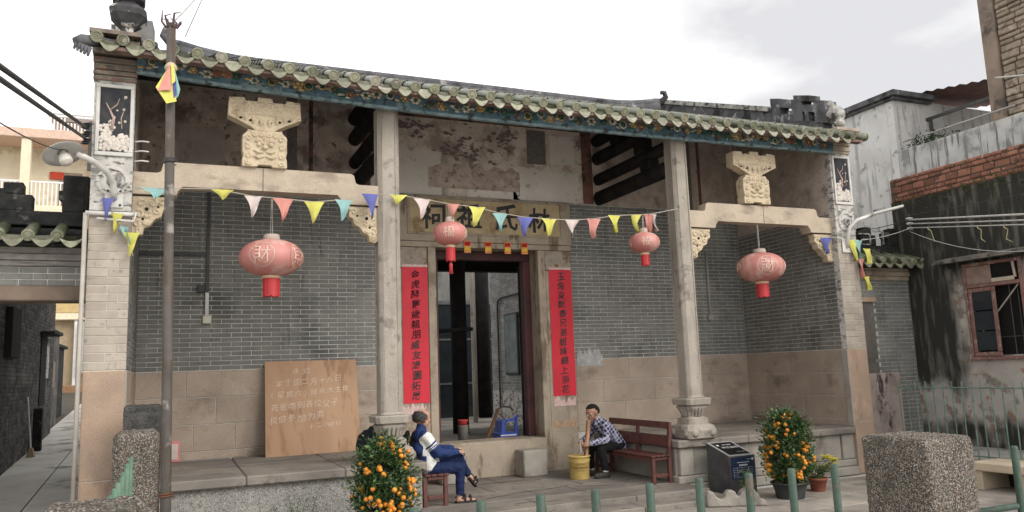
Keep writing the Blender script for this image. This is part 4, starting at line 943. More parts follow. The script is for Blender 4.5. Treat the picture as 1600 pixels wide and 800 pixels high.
MB().box(9.003, 9.2, -1.8, 2.018, 0, 5.86, .01).build('terrace_parapet', par2, wh)
MB().box(8.998, 9.001, -1.75, 2.0, .5, 5.05).build('white_band', wm, wh)
MB().tube([(9.1, -.4, 6.06), (9.1, 1.95, 6.06)], .02, 6).build('terrace_rail', M['greypipe'], wh)
tf = MB()
for k in range(170):
    c = Vector((9.12 + random.uniform(-.08, .08), 1.45 + random.gauss(0, .28), 5.9 + abs(random.gauss(0, .09)))); s = random.uniform(.03, .06); a0 = random.random() * 6.28
    tf.add([c, c + Vector((0, math.cos(a0), math.sin(a0))) * s, c + Vector((.3, math.cos(a0 + .8), math.sin(a0 + .8))) * s], [(0, 1, 2)])
tag(tf.build('terrace_plants', mat('terrace_leaf', (.05, .07, .035), (.03, .04, .025), 9, .9, rnd=.4), wh), kind='stuff')
sh = thing('roof_shelter', 'rusty corrugated metal awning on the terrace of the white house', 'awning', (11, 2, 5.8))
cor = MB(); ny = 34
for i in range(ny + 1):
    y_ = -1.0 + 4.3 * i / ny; zz = .02 * (1 if i % 2 else -1); cor.v += [(9.9, y_, 6.72 + (y_ + 1) * .17 + zz), (13.4, y_, 6.95 + (y_ + 1) * .17 + zz)]
cor.f = [(2 * i, 2 * i + 1, 2 * i + 3, 2 * i + 2) for i in range(ny)]; cor.mi = [0] * ny
cor.build('corrugated_sheet', mat('rusty_sheet', (.16, .085, .07), (.10, .06, .055), 5, .7), sh)
MB().box(9.92, 9.97, -1.0, 3.3, 6.60, 6.66).build('beam', M['darkpipe'], sh)
for x, y_, z1 in ((9.92, -.3, 6.598), (9.92, 1.9, 6.598), (13.3, 1.9, 7.2), (13.3, -.9, 6.9)): MB().box(x, x + .05, y_, y_ + .05, 5.2, z1).build('post', M['darkpipe'], sh)

tm = mat('rubble_masonry', (.30, .245, .19), (.23, .185, .14), 6, .95, .7, 16, rnd=.12, stain=((4, (.17, .13, .10), .56, .68), (3, (.38, .32, .25), .58, .70)))
tw = thing('masonry_tower', 'tall brown rubble masonry tower with cement edge at the far right', 'tower', (9.5, -1.5, 0))
tc_ = MB().box(9.56, 12, -3.5, .02, 0, 11).build('tower_core', mat('tower_joint', (.27, .22, .17), (.19, .155, .12), 6, .95, .6, 20), tw)
MB().box(9.46, 9.9, .02, .30, 0, 11, .02).build('cement_quoin', mat('brown_cement', (.26, .20, .155), (.18, .14, .115), 3, .95, .3, 30, stain=((2, (.09, .075, .065), .55, .7),)), tw)
z = 4.6
while z < 8.8:
    hh = random.uniform(.08, .17); y_ = .01
    while y_ > -1.4:
        l = random.uniform(.22, .42)
        jitter(MB().obox((9.57 + random.uniform(-.015, .015), y_ - l / 2, z + hh / 2), (.06, 0, 0), (0, l / 2 - .008, 0), (0, 0, hh / 2 - .008), .018), .006, 9).build('rubble_stone', tm, tc_)
        y_ -= l
    z += hh

# ================================================================ the lane: sooty brick houses, yellow flats beyond
dk = mat('sooty_brick_wall', (.085, .08, .075), (.045, .043, .04), 2.5, .95, .4, 30, stain=((1.6, (.16, .15, .135), .60, .72), (5, (.10, .095, .085), .62, .74)))
dkb = mat('sooty_brick', (.10, .094, .088), (.05, .048, .045), 4, .95, .3, 60, rnd=.35, stain=((1.4, (.14, .13, .12), .6, .75),))
h1 = thing('sooty_lane_house', 'blackened brick house with small hood window lining the lane', 'house', (-7, 6, .3))
w = MB().box(-10, -7.006, .8, 11.2, 0, 4.3).build('wall', dk, h1)
brick_wall(h1, w, (-7.0, 11.2, .35), (0, -1, 0), (1, 0, 0), 6.6, 3.2, .27, .068, .008, dkb)
MB().prism([(-7.35, 4.2), (-6.55, 3.95), (-6.55, 4.02), (-7.35, 4.32), (-10, 5.2), (-10, 5.1)], (0, .8, 0), (1, 0, 0), (0, 0, 1), (0, 10.5, 0)).build('roof', M['black'], h1)
wn = MB().box(-7.03, -6.98, 9.2, 9.95, 1.35, 2.75).build('window', M['void'], h1)
MB().box(-7.02, -6.74, 9.05, 10.1, 2.77, 2.83, .01).build('window_hood', M['black'], wn)
MB().box(-7.0, -6.9, 5.4, 6.2, 2.2, 3.0).build('window', M['void'], h1)
MB().prism(ragged(9.98, 10.35, 1.9, 2.6, 3.3), (-6.99, 0, 0), (0, 1, 0), (0, 0, 1), (.006, 0, 0)).build('plaster_patch', M['whitepl'], w)
h2 = thing('grey_lane_house', 'narrow dark grey plastered house further up the lane', 'house', (-7.2, 13, .7))
MB().box(-10, -7.12, 11.3, 13.1, 0, 2.95).build('wall', mat('grey_sooty_plaster', (.16, .15, .14), (.08, .075, .07), 3, .95, stain=(((6, 6, 1), (.03, .03, .03), .55, .7),)), h2)
MB().box(-10, -7.28, 13.11, 15.6, 0, 2.72).build('wall', M['black'], h2)
MB().box(-10, -7.05, 11.25, 13.2, 2.952, 3.03, .01).box(-10, -7.2, 13.21, 15.7, 2.72, 2.80, .01).build('eave', M['black'], h2)
MB().tube([(-7.07, 11.3, .6), (-7.07, 11.3, 3.9)], .03, 8).build('drain_pipe', M['whitepipe'], h2)
MB().box(-7.118, -7.10, 11.7, 12.4, 1.7, 2.3).build('meter_box', flatm('meter_wood', (.20, .16, .12)), h2)
tag(MB().box(-6.95, -6.80, 8.3, 8.45, lane_z(8.4), 1.32, .01).build('gate_post_stub', M['black']), 'short black post against the sooty house in the lane', 'post')
br_ = thing('broom', 'broom with pale handle leaning on the sooty lane house', 'broom', (-6.86, 7.6, lane_z(7.6)))
MB().tube([(-6.86, 7.6, lane_z(7.6) + .08), (-6.96, 7.65, 1.55)], .014, 6).build('handle', M['whitepipe'], br_)
MB().loft([(lane_z(7.6), .07, .02), (lane_z(7.6) + .16, .03, .01)], (-6.86, 7.6)).build('bristles', flatm('straw', (.3, .24, .15)), br_)

yb = mat('cream_wall_paint', (.67, .60, .45), (.60, .53, .40), 2, .9, stain=((1, (.46, .39, .26), .6, .75),))
yw = thing('yellow_apartment', 'cream yellow apartment block with white balcony rails beyond the lane', 'building', (-9, 26, 1.4))
MB().box(-13, -6.5, 26.5, 32, 0, 11.6).build('wall', yb, yw)
MB().box(-13, -6.4, 25.0, 26.49, 8.30, 8.62, .02).build('balcony_slab', flatm('cream_trim', (.70, .62, .45)), yw)
rl = MB(); rl.box(-12.6, -6.5, 25.05, 25.1, 9.52, 9.58)
for k in range(44): rl.box(-12.6 + k * .139, -12.56 + k * .139, 25.06, 25.09, 8.63, 9.52)
rl.build('balcony_rail', flatm('white_rail', (.72, .71, .70)), yw)
MB().box(-13, -6.3, 24.9, 32, 11.25, 11.62, .02).build('roof_band', flatm('pale_salmon_band', (.60, .43, .34)), yw)
for x in (-12.2, -9.9, -7.2): MB().box(x - .16, x + .16, 25.0, 25.3, 8.63, 11.24).build('balcony_pillar', MATS['cream_trim'], yw)
fx = MB().box(-8.9, -8.1, 26.44, 26.48, 8.7, 10.3).build('window', flatm('balcony_glass', (.28, .22, .17)), yw)
MB().box(-9.25, -8.75, 26.40, 26.43, 10.0, 10.3, .01).build('red_lantern_sign', flatm('faded_red_sign', (.50, .07, .04)), yw)
gz = MB()
for k in range(20): gz.box(-9.2 + k * .12, -9.15 + k * .12, 25.4, 25.43, 11.63, 12.35)
gz.box(-9.3, -6.7, 25.38, 25.45, 12.3, 12.4); gz.box(-9.3, -6.7, 25.35, 28, 12.41, 12.5)
gz.build('rooftop_pergola', MATS['white_rail'], yw)
MB().box(-11.2, -9.0, 27.2, 31, 1, 10.4).build('side_block', flatm('peach_wall', (.62, .46, .33)), yw)
MB().box(-8.96, -7.7, 26.3, 26.45, 4.6, 7.4).build('wall_band', flatm('ochre_wall', (.48, .36, .18)), yw)
MB().box(-8.85, -7.5, 25.9, 26.3, 4.3, 4.55, .01).build('shop_canopy', MATS['cream_trim'], yw)
MB().box(-8.9, -7.4, 26.38, 26.45, 1.4, 4.3).build('shop_front', flatm('tan_shop', (.36, .28, .18)), yw)
MB().box(-8.1, -8.0, 26.0, 26.1, 1.4, 4.3).build('shop_post', MATS['white_rail'], yw)
MB().box(-7.9, -7.55, 25.7, 26.0, 2.2, 4.2).build('shutter_panel', M['greypipe'], yw)
MB().box(-8.9, -7.4, 25.2, 25.5, 1.45, 1.75, .02).build('brick_curb', flatm('brown_brick_curb', (.28, .16, .09)), yw)
bc = thing('lane_balcony', 'small dark bay jutting over the lane with drying red cloth', 'balcony', (-6.6, 20, 4.3))
MB().box(-7.35, -6.3, 19.5, 20.6, 4.0, 4.7, .02).build('bay', mat('bay_concrete', (.20, .17, .15), (.13, .11, .10), 4, .95), bc)
MB().prism([(0, 4.0), (1.05, 4.0), (1.05, 3.3)], (-7.35, 19.5, 0), (1, 0, 0), (0, 0, 1), (0, .8, 0)).build('corbel', MATS['bay_concrete'], bc)
cl = MB()
for k in range(5): cl.box(-7.28 + k * .11, -7.20 + k * .11, 19.44, 19.47, 4.55 + .05 * (k % 2), 4.95, .01)
cl.build('red_cloth', flatm('drying_cloth', (.42, .16, .13)), bc)

# ================================================================ things hung on or fixed to the hall
# couplets
red_l = thing('couplet_banner', 'red paper couplet left of the door with faded upper characters', 'banner', (-1.2, F, 1.28))
red_r = thing('couplet_banner', 'red paper couplet right of the door with dark black characters', 'banner', (1.27, F, 1.28))
for th, x0, x1, txt, inkm in ((red_l, -1.41, -1.005, '金虎辭舊歲親朋戚友鴻圖拓展', None), (red_r, 1.055, 1.465, '玉兔迎新春兄弟姐妹錦上添花', M['ink'])):
    pp = MB(); ny, nx = 24, 4
    for j in range(ny + 1):
        for i in range(nx + 1):
            z = 1.28 + 2.04 * j / ny; x = x0 + (x1 - x0) * i / nx; pp.v.append((x, F + .002 - .004 * (1 + noise.noise((x * 4, z * 2.2, x0))), z))
    pp.f = [(j * (nx + 1) + i, j * (nx + 1) + i + 1, (j + 1) * (nx + 1) + i + 1, (j + 1) * (nx + 1) + i) for j in range(ny) for i in range(nx)]; pp.mi = [0] * len(pp.f)
    pp.build('paper', M['redpaper'], th, True)
    MB().box(x0, x1, F - .002, F + .004, 3.322, 3.36).build('pale_top_strip', M['pinkpaper'], th)
    st = 2.04 / 13.4
    for k, ch in enumerate(txt):
        g = MB(); put_glyph(g, ch, ((x0 + x1) / 2 + random.uniform(-.012, .012) + (.012 if th is red_r else -.0), F - .0085, 3.32 - st * (k + .72)), (1, 0, 0), (0, 0, 1), .135, (0, 0, 0), .012, k * 1.7 + x0, .06, .10)
        g.build('character', inkm or (M['inkfade'] if k < 7 else M['ink']), th)
# four small red and gold papers under the plaque
for x, d in ((-.35, 'leftmost'), (0, 'second from the left'), (.335, 'third from the left'), (.63, 'rightmost')):
    t = thing('door_paper', 'small red and gold paper slip on the lintel, %s of four' % d, 'paper', (x, F, 3.56), 'gold papers over the door')
    MB().box(x - .055, x + .055, F - .022, F - .016, 3.56, 3.75).build('paper', M['redgold'], t)
    MB().box(x - .048, x + .048, F - .024, F - .0225, 3.60, 3.655).build('gold_print', flatm('gold_print', (.72, .45, .06)), t)
    MB().box(x - .048, x + .048, F - .024, F - .0225, 3.675, 3.735).build('red_print', flatm('red_print', (.42, .02, .015)), t)

# lanterns
def lantern(x, y, zc, rx, hz, ztop, ztas, label, chs, tail, washed):
    t = thing('lantern', label, 'lantern', (x, y, zc), 'red lanterns of the porch')
    m = mat('lantern_red_' + ('big' if washed else 'small'), (.50, .215, .185) if washed else (.50, .205, .175), (.42, .15, .13), 2.2, .55, .06, 30, stain=(((5, 5, 1.2), (.55, .34, .29), .54, .74),) if washed else (((4, 4, 1), (.54, .32, .275), .55, .75),), trans=.12)
    n = 48; body = MB(); prof = []
    for i in range(15):
        ph = -math.pi / 2 * .93 + math.pi * .93 * i / 14; prof.append((rx * abs(math.cos(ph)) ** .85, hz * math.sin(ph)))
    body.lathe(prof, (x, y, zc), n, lob=.02); b = body.build('paper_shade', m, t, True)
    gold = flatm('worn_gold', (.60, .45, .28), .55)
    MB().lathe([(rx * .26, 0), (rx * .27, .03), (rx * .25, .035), (rx * .25, .06)], (x, y, zc + hz * .99), 20).build('top_collar', flatm('grey_gold_collar', (.45, .38, .33)), t)
    MB().lathe([(rx * .27, -.03), (rx * .29, -.02), (rx * .29, 0)], (x, y, zc - hz * .98), 20).build('bottom_collar', gold, t)
    tas = MB(); rr = rx * .26; z1 = zc - hz * .98 - .02; red = flatm('tassel_red', (.46, .03, .035), .6)
    for k in range(30):
        a = 2 * math.pi * k / 30; rw = rr * random.uniform(.88, 1.0); dx, dy = math.cos(a), math.sin(a)
        tas.obox((x + dx * rw, y + dy * rw, (z1 + ztas) / 2 + random.uniform(-.008, .008)), Vector((-dy, dx, 0)) * rr * .10, Vector((dx, dy, 0)) * .004, (0, 0, (z1 - ztas) / 2))
    tas.lathe([(rr * .8, z1 - .005), (rr * .8, ztas + .03)], (x, y, 0), 14)
    tas.build('tassel', red, t)
    if tail: MB().lathe([(.004, ztas + .05), (.012, ztas - .02), (.026, ztas - .05), (.020, ztas - .07), (.028, ztas - .16)], (x, y, 0), 10).build('tail_tassel', red, t, True)
    cd = MB()
    for d in (-.012, .012): cd.tube([(x + d, y, zc + hz), (x + d * .5, y, ztop)], .004, 5)
    cd.build('cord', M['cord'], t)
    # round printed emblem, wrapped over the shade, facing the street
    def wrap(u, v, ph0, e=1.012):
        th = ph0 + u / rx; s = max(-.97, min(.97, v / hz)); c_ = math.sqrt(1 - s * s) ** .85
        return (x + rx * e * c_ * math.cos(th), y + rx * e * c_ * math.sin(th), zc + v)
    for ph0 in (-math.pi / 2 - .42, -math.pi / 2 + .95, -math.pi / 2 - 1.85):
        em = MB(); vs, fs = glyph(chs, .0); s = hz * (.95 if washed else .9)
        em.add([wrap(p[0] * s, p[1] * s, ph0, 1.022) for p in vs], fs)
        for r_ in ((.62, .66), (.56, .575)) if washed else ():
            k = 36; o = len(em.v)
            for i in range(k): 
                a = 2 * math.pi * i / k
                for q in r_: em.v.append(wrap(hz * q * 1.05 * math.cos(a), hz * q * math.sin(a), ph0, 1.02))
            em.f += [(o + 2 * i, o + 2 * i + 1, o + (2 * i + 3) % (2 * k), o + (2 * i + 2) % (2 * k)) for i in range(k)]; em.mi += [0] * k
        em.build('gold_emblem', flatm('worn_gold_print', (.62, .44, .36) if washed else (.72, .50, .32), .5), b)
    return t
lantern(-3.55, .10, 3.085, .352, .212, 3.775, 2.64, 'large faded red lantern hanging left, in front of the dark brick bay', '財', False, True)
lantern(3.55, .12, 3.11, .352, .222, 3.775, 2.66, 'large faded red lantern hanging right, before the side wall', '財', False, True)
lantern(-1.42, -.02, 3.425, .212, .150, 3.80, 3.08, 'small red lantern beside the left column, above the door', '福', True, False)
lantern(1.42, -.02, 3.40, .212, .145, 3.79, 3.08, 'small red lantern hanging before the right brick wall', '福', False, False)

# bunting
PC = dict(y=(.60, .57, .14), w=(.62, .52, .49), r=(.58, .26, .22), t=(.27, .45, .43), b=(.13, .14, .36))
PCN = dict(y='yellow_cloth', w='pale_pink_cloth', r='salmon_cloth', t='teal_cloth', b='blue_cloth')
def cloth(c): return mat(PCN[c], PC[c], tuple(k * .85 for k in PC[c]), 6, .85, trans=.1)
def pennant(parent, p, w, h, c, seed, fold=0, dirx=(1, 0, 0), lean=0):
    """triangular flag hanging from its top edge, with a soft curl"""
    mb = MB(); p = Vector(p); d = Vector(dirx); n = 7
    for j in range(n):
        t = j / (n - 1); ww = w * (1 - t) * (1 - .25 * math.sin(t * 3.14)) + .012; ww *= (1 - fold * .6)
        for i in range(4):
            s = i / 3 - .5; yy = .05 * math.sin(seed * 3 + s * 5 + t * 2.6) * (.25 + t) + fold * .05 * math.cos(i * 3.1)
            mb.v.append(tuple(p + d * (s * ww + lean * t * h + .02 * math.sin(seed * 5 + t * 3) * t) + Vector((0, yy - .008, -t * h))))
    mb.f = [(j * 4 + i, j * 4 + i + 1, j * 4 + i + 5, j * 4 + i + 4) for j in range(n - 1) for i in range(3)]; mb.mi = [0] * len(mb.f)
    return mb.build('pennant', cloth(c), parent, True)
bn = thing('bunting', 'long string of coloured pennants strung across the porch', 'bunting', (-4.96, -.03, 3.79))
fl = [(-4.96, 3.79), (-4.68, 3.81), (-4.16, 3.83), (-3.77, 3.77), (-3.46, 3.76), (-3.1, 3.74), (-2.76, 3.78), (-2.4, 3.87), (-2.1, 3.88), (-1.8, 3.85), (-1.4, 3.80), (-1.08, 3.78), (-.77, 3.72), (-.41, 3.68), (-.07, 3.67), (.28, 3.67), (.62, 3.70), (.96, 3.76), (1.33, 3.79), (1.55, 3.81)]
MB().tube([(-5.2, -.02, 3.70)] + [(x, -.03, z) for x, z in fl] + [(2.05, .02, 3.92)], .006, 5).build('string', M['cord'], bn)
for k, (x, z, c, w, h, fo, le) in enumerate(((-4.78, 3.80, 't', .34, .13, 0, 0), (-4.10, 3.825, 'y', .27, .12, .0, 0), (-3.77, 3.77, 'w', .22, .26, .1, 0), (-3.44, 3.76, 'r', .26, .29, 0, 0), (-3.09, 3.74, 'y', .25, .28, 0, 0), (-2.75, 3.78, 't', .23, .27, 0, 0), (-2.43, 3.87, 'b', .22, .33, 0, .12), (-2.08, 3.88, 'y', .24, .13, 0, 0), (-1.78, 3.845, 'w', .24, .27, 0, 0), (-1.38, 3.80, 'r', .22, .22, .35, 0), (-1.06, 3.78, 'y', .25, .27, 0, -.05), (-.74, 3.71, 't', .24, .25, 0, 0), (-.39, 3.675, 'b', .24, .27, 0, 0), (-.05, 3.67, 'y', .25, .24, 0, 0), (.30, 3.67, 'w', .23, .24, 0, 0), (.62, 3.70, 'r', .23, .28, 0, 0), (.95, 3.76, 'y', .22, .26, 0, 0), (1.30, 3.785, 'y', .18, .26, .2, 0), (1.50, 3.80, 'r', .20, .27, .5, 0), (1.58, 3.805, 'w', .14, .26, .4, .1))):
    pennant(bn, (x, -.034, z), w * .88, h * .93, c, k * 1.3, fo, lean=le)
bt = thing('bunting', 'loose tail of blue and yellow pennants drooping on the left pier', 'bunting', (-5.2, -.05, 3.6))
MB().tube([(-5.22, -.05, 3.68), (-5.17, -.07, 3.45), (-5.03, -.06, 3.30), (-4.98, -.05, 3.05)], .005, 5).build('string', M['cord'], bt)
for x, z, c, w, h, le in ((-5.23, 3.66, 'b', .13, .24, -.15), (-5.14, 3.50, 'y', .12, .22, 0), (-5.07, 3.36, 't', .09, .18, .2), (-5.0, 3.30, 'y', .17, .26, 0)): pennant(bt, (x, -.065, z), w, h, c, x * 7, .15, lean=le)
bt = thing('bunting', 'loose tail of yellow, teal and salmon pennants on the right pier', 'bunting', (5.3, -.05, 3.4))
MB().tube([(4.86, .05, 3.62), (5.12, -.05, 3.55), (5.36, -.08, 3.50), (5.43, -.06, 3.25), (5.42, -.05, 2.95)], .005, 5).build('string', M['cord'], bt)
for x, y_, z, c, w, h, le in ((4.84, .06, 3.60, 'b', .22, .26, 0), (5.28, -.06, 3.56, 'y', .22, .34, 0), (5.36, -.07, 3.55, 't', .20, .30, .1), (5.50, -.09, 3.42, 'y', .16, .24, .1), (5.40, -.06, 3.26, 'r', .13, .30, 0), (5.47, -.06, 2.98, 'y', .13, .22, .1)): pennant(bt, (x, y_, z), w, h, c, x * 5, .1, lean=le)

# pole in front of the left bay
po = thing('steel_pole', 'tall weathered steel pole standing before the left bay', 'pole', (-4.6, -1, 0))
MB().tube([(-4.585, -1, -.02), (-4.60, -1, 1.0), (-4.66, -1, 5.28)], [.049, .047, .043], 16).build('shaft', M['steel'], po, True)
MB().tube([(-4.60 + .062 * math.cos(a * .6), -1 + .062 * math.sin(a * .6), .66 + .002 * a) for a in range(23)], .009, 6).build('clamp', flatm('rust_clamp', (.13, .06, .04)), po)
rw = MB()
for k in range(4): rw.tube([(-4.637 + .056 * math.cos(a * .6 + k), -1 + .056 * math.sin(a * .6 + k), 3.83 + k * .015 + .003 * a) for a in range(12)], .006, 5)
rw.build('wire_tie', M['darkpipe'], po)
tp = MB()
for k in range(7): tp.tube([(-4.66 + .05 * math.cos(k), -1 + .05 * math.sin(k), 5.24), (-4.66 + .09 * math.cos(k), -1 + .09 * math.sin(k), 5.30 + .03 * (k % 3)), (-4.66 + .10 * math.cos(k + .7), -1 + .1 * math.sin(k + .7), 5.34 + .05 * (k % 2))], [.014, .011, .004], 5)
tp.build('tie_knots', flatm('dark_rag', (.10, .07, .07)), po)
fb_ = thing('flag_bundle', 'bundle of folded pink, yellow and blue pennants tied to the steel pole', 'flags', (-4.65, -1.06, 4.75))
MB().lathe([(.03, 4.86), (.055, 4.83), (.062, 4.80), (.04, 4.77)], (-4.652, -1.02, 0), 12).build('raffia_tie', flatm('raffia', (.5, .4, .28), .95), fb_, True)
def sail(pts, c, y0):
    m_ = MB(); m_.v = [(-4.652 + a, y0 + d, 4.80 + b) for a, b, d in pts]; m_.f = [tuple(range(len(pts)))] if len(pts) == 3 else [(0, 1, 2), (0, 2, 3)] if len(pts) == 4 else [(0, i, i + 1) for i in range(1, len(pts) - 1)]; m_.mi = [0] * len(m_.f)
    m_.build('pennant', cloth(c), fb_)
sail([(-.01, .02, 0), (-.13, -.24, -.05), (-.03, -.40, -.06), (.06, -.36, -.03), (.01, -.2, 0)], 'y', -1.075)
sail([(-.01, .02, 0), (-.115, -.28, -.04), (-.04, -.27, -.06), (.012, -.26, -.04)], 'r', -1.09)
sail([(.015, .02, 0), (.05, -.15, -.03), (.06, -.30, -.04), (.025, -.34, -.02), (.02, -.16, 0)], 'b', -1.085)
sail([(.03, 0, 0), (.09, -.22, .0), (.075, -.30, -.02), (.045, -.34, -.02)], 't', -1.07)
sail([(.0, .03, 0), (.03, .0, -.01), (.045, -.16, -.03), (.012, -.2, -.03)], 'y', -1.095)

# lamps on the piers
lp = thing('street_lamp', 'round white shade lamp on a curved arm on the left pier', 'lamp', (-5.2, 0, 3.6))
MB().box(-5.27, -5.09, -.022, -.007, 3.57, 3.78, .004).build('wall_plate', M['whitepipe'], lp)
bl = MB()
for a in (-5.24, -5.12):
    for z in (3.60, 3.75): bl.sphere((a, -.024, z), .014, 6, 4)
bl.build('bolt', M['darkpipe'], lp)
MB().tube([(-5.18, -.02, 3.66), (-5.18, -.07, 3.74), (-5.19, -.13, 3.83), (-5.25, -.25, 3.91), (-5.36, -.42, 3.96), (-5.49, -.58, 3.985)], .032, 12).build('arm', M['whitepipe'], lp, True)
nrm = Vector((.35, -.35, -.87)).normalized(); ex = nrm.cross(Vector((0, 0, 1))).normalized(); ey = nrm.cross(ex)
cL = Vector((-5.60, -.62, 3.965))
MB().lathe([(.03, -.05), (.05, -.04), (.12, -.022), (.185, .0), (.187, .006), (.12, -.012), (.05, -.02)], cL, 28, axis=(ex, ey, nrm), cap=False).build('shade', flatm('enamel_grey', (.50, .49, .47), .5), lp, True)
MB().lathe([(.035, -.03), (.035, .03), (.055, .035), (.062, .09), (.055, .115), (.0, .118)], cL, 16, axis=(ex, ey, nrm)).build('bulb', flatm('frosted_bulb', (.66, .62, .55), .35), lp, True)
lp = thing('street_lamp', 'flat floodlight on a curved arm on the right pier', 'lamp', (5.2, 0, 3.4))
MB().box(5.09, 5.27, -.022, -.007, 3.36, 3.58, .004).build('wall_plate', M['whitepipe'], lp)
MB().tube([(5.18, -.02, 3.44), (5.18, -.06, 3.62), (5.20, -.10, 3.76), (5.30, -.16, 3.86), (5.55, -.24, 3.94)], .028, 12).build('arm', M['whitepipe'], lp, True)
d_ = Vector((.50, -.16, .12)); q_ = Vector((.16, .5, 0)).normalized()
MB().obox(Vector((5.52, -.24, 3.945)) + d_ * .5, d_ * .5, q_ * .07, (0, 0, .022), .012).build('lamp_head', flatm('lamp_grey', (.48, .47, .44), .5), lp)
MB().obox(Vector((5.52, -.24, 3.975)) + d_ * .28, d_ * .16, q_ * .05, (0, 0, .03), .008).build('driver_box', flatm('lamp_dark', (.16, .155, .15), .6), lp)

# pipes, cables, insulators
pp = thing('pipe_run', 'white water pipes crossing the left pier', 'pipe', (-5.4, -.03, 1))
MB().tube([(-5.445, -.03, .0), (-5.44, -.03, 3.50)], .022, 8).build('riser', flatm('beige_pipe', (.40, .36, .31), .6), pp, True)
MB().tube([(-5.44, -.035, 3.50), (-4.97, -.035, 3.50)], .024, 8).tube([(-5.33, -.07, 3.44), (-4.98, -.07, 3.42), (-4.96, -.07, 3.52)], .013, 8).build('crossing_pipe', M['whitepipe'], pp, True)
ib = thing('insulator_bracket', 'steel bracket with black insulators on the left pier edge', 'bracket', (-5.42, -.05, 4.3))
MB().box(-5.66, -5.40, -.06, -.02, 4.46, 4.50).obox((-5.52, -.04, 4.44), (.10, 0, -.06), (0, .012, 0), (.008, 0, .013)).build('arm', flatm('rusty_arm', (.30, .24, .22)), ib)
ii = MB()
for z in (4.42, 4.33, 4.25):
    for k in range(3): ii.lathe([(.02, 0), (.045, .008), (.02, .02)], (-5.47 + .01 * k, -.06, z + .022 * k - .02), 10)
ii.build('insulator', M['cable'], ib, True)
MB().box(-5.44, -5.41, -.07, -.03, 3.95, 4.48).build('plate', M['darkpipe'], ib)
def cablething(pts, r, label, m='cable', name='power_cable'): return tag(MB().tube(pts, r, 6).build(name, M[m], None, True), label, 'cable')
def sag(a, b, s, n=14): return [tuple(Vector(a).lerp(Vector(b), i / n) - Vector((0, 0, s * 4 * (i / n) * (1 - i / n)))) for i in range(n + 1)]
cablething(sag((-5.47, -.08, 4.41), (-5.40, -6.8, 2.84), .0), .018, 'upper thick black cable running down from the left pier insulators')
cablething(sag((-5.47, -.08, 4.29), (-5.37, -6.8, 2.78), .0), .017, 'lower thick black cable running from the left pier insulators')
cablething(sag((-5.62, -.62, 4.0), (-5.48, -4.6, 3.1), .03), .005, 'thin wire running to the round shade lamp')
cablething(sag((-4.66, -1, 5.28), (-4.1, -.9, 6.2), .04), .008, 'thick pale wire rising from the steel pole top', 'wire')
cablething(sag((-4.53, -1, 5.16), (-4.1, -1.0, 6.4), .01), .004, 'thin wire rising steeply beside the steel pole')
ins = thing('wall_insulator', 'stack of white porcelain insulators on the mossy house corner', 'insulator', (6.93, .22, 3.8))
w_ = MB()
for k in range(3): w_.lathe([(.02, 0), (.05, .01), (.055, .04), (.02, .05)], (6.92, .22, 3.83 + .085 * k), 12)
w_.build('porcelain', flatm('porcelain', (.6, .58, .55), .4), ins, True)
MB().box(6.91, 6.93, .21, .23, 3.76, 4.12).box(6.92, 7.0, .20, .24, 3.78, 3.82).build('spindle', M['darkpipe'], ins)
for a, b, r, lab, s in (((6.87, .2, 4.0), (6.1, -3.3, 3.42), .015, 'uppermost pale cable crossing the mossy wall', .0), ((6.87, .2, 3.93), (6.1, -3.3, 3.33), .011, 'middle pale cable crossing the mossy wall', .0), ((6.87, .2, 3.86), (6.1, -3.3, 3.27), .009, 'lower pale cable crossing the mossy wall', .0), ((6.87, .2, 3.80), (6.1, -3.3, 3.12), .006, 'sagging thin wire low on the mossy wall', .28), ((6.87, .25, 4.08), (6.1, -3.3, 3.85), .004, 'faint thin wire high on the mossy wall', .02)):
    cablething(sag(a, b, s), r, lab, 'wire' if r > .005 else 'cable')
cablething(sag((5.45, -.05, 3.56), (6.9, .2, 3.86), .03), .006, 'thin wire from the right pier to the porcelain insulators', 'wire')
cablething(sag((5.45, -.05, 3.72), (6.9, .2, 4.02), .03), .006, 'upper thin wire between right pier and mossy house', 'cable')
cablething(sag((8.9, -.25, 6.6), (7.2, -2.6, 5.7), .02), .016, 'pale pipe-like cable slanting across the masonry tower', 'wire')
# tied rags on the cables
for y_, wh_ in ((-.35, 'leftmost'), (-1.3, 'middle'), (-1.75, 'rightmost')):
    rg_ = MB()
    rg_.tube([(6.72 + y_ * .15, y_ + .05, 3.84 + y_ * .17), (6.70 + y_ * .15, y_ + .02, 3.80 + y_ * .17), (6.70 + y_ * .15, y_ - .03, 3.76 + y_ * .17), (6.71 + y_ * .15, y_ - .02 - .05 * (y_ + 1), 3.63 + y_ * .17), (6.71 + y_ * .15, y_ - .07, 3.57 + y_ * .17)], [.004, .007, .005, .006, .003], 5)
    tag(rg_.build('string_scrap', flatm('straw_string', (.5, .46, .25)), None), 'scrap of yellow string caught on the mossy wall cables, %s of three' % wh_, 'string', 'string scraps')

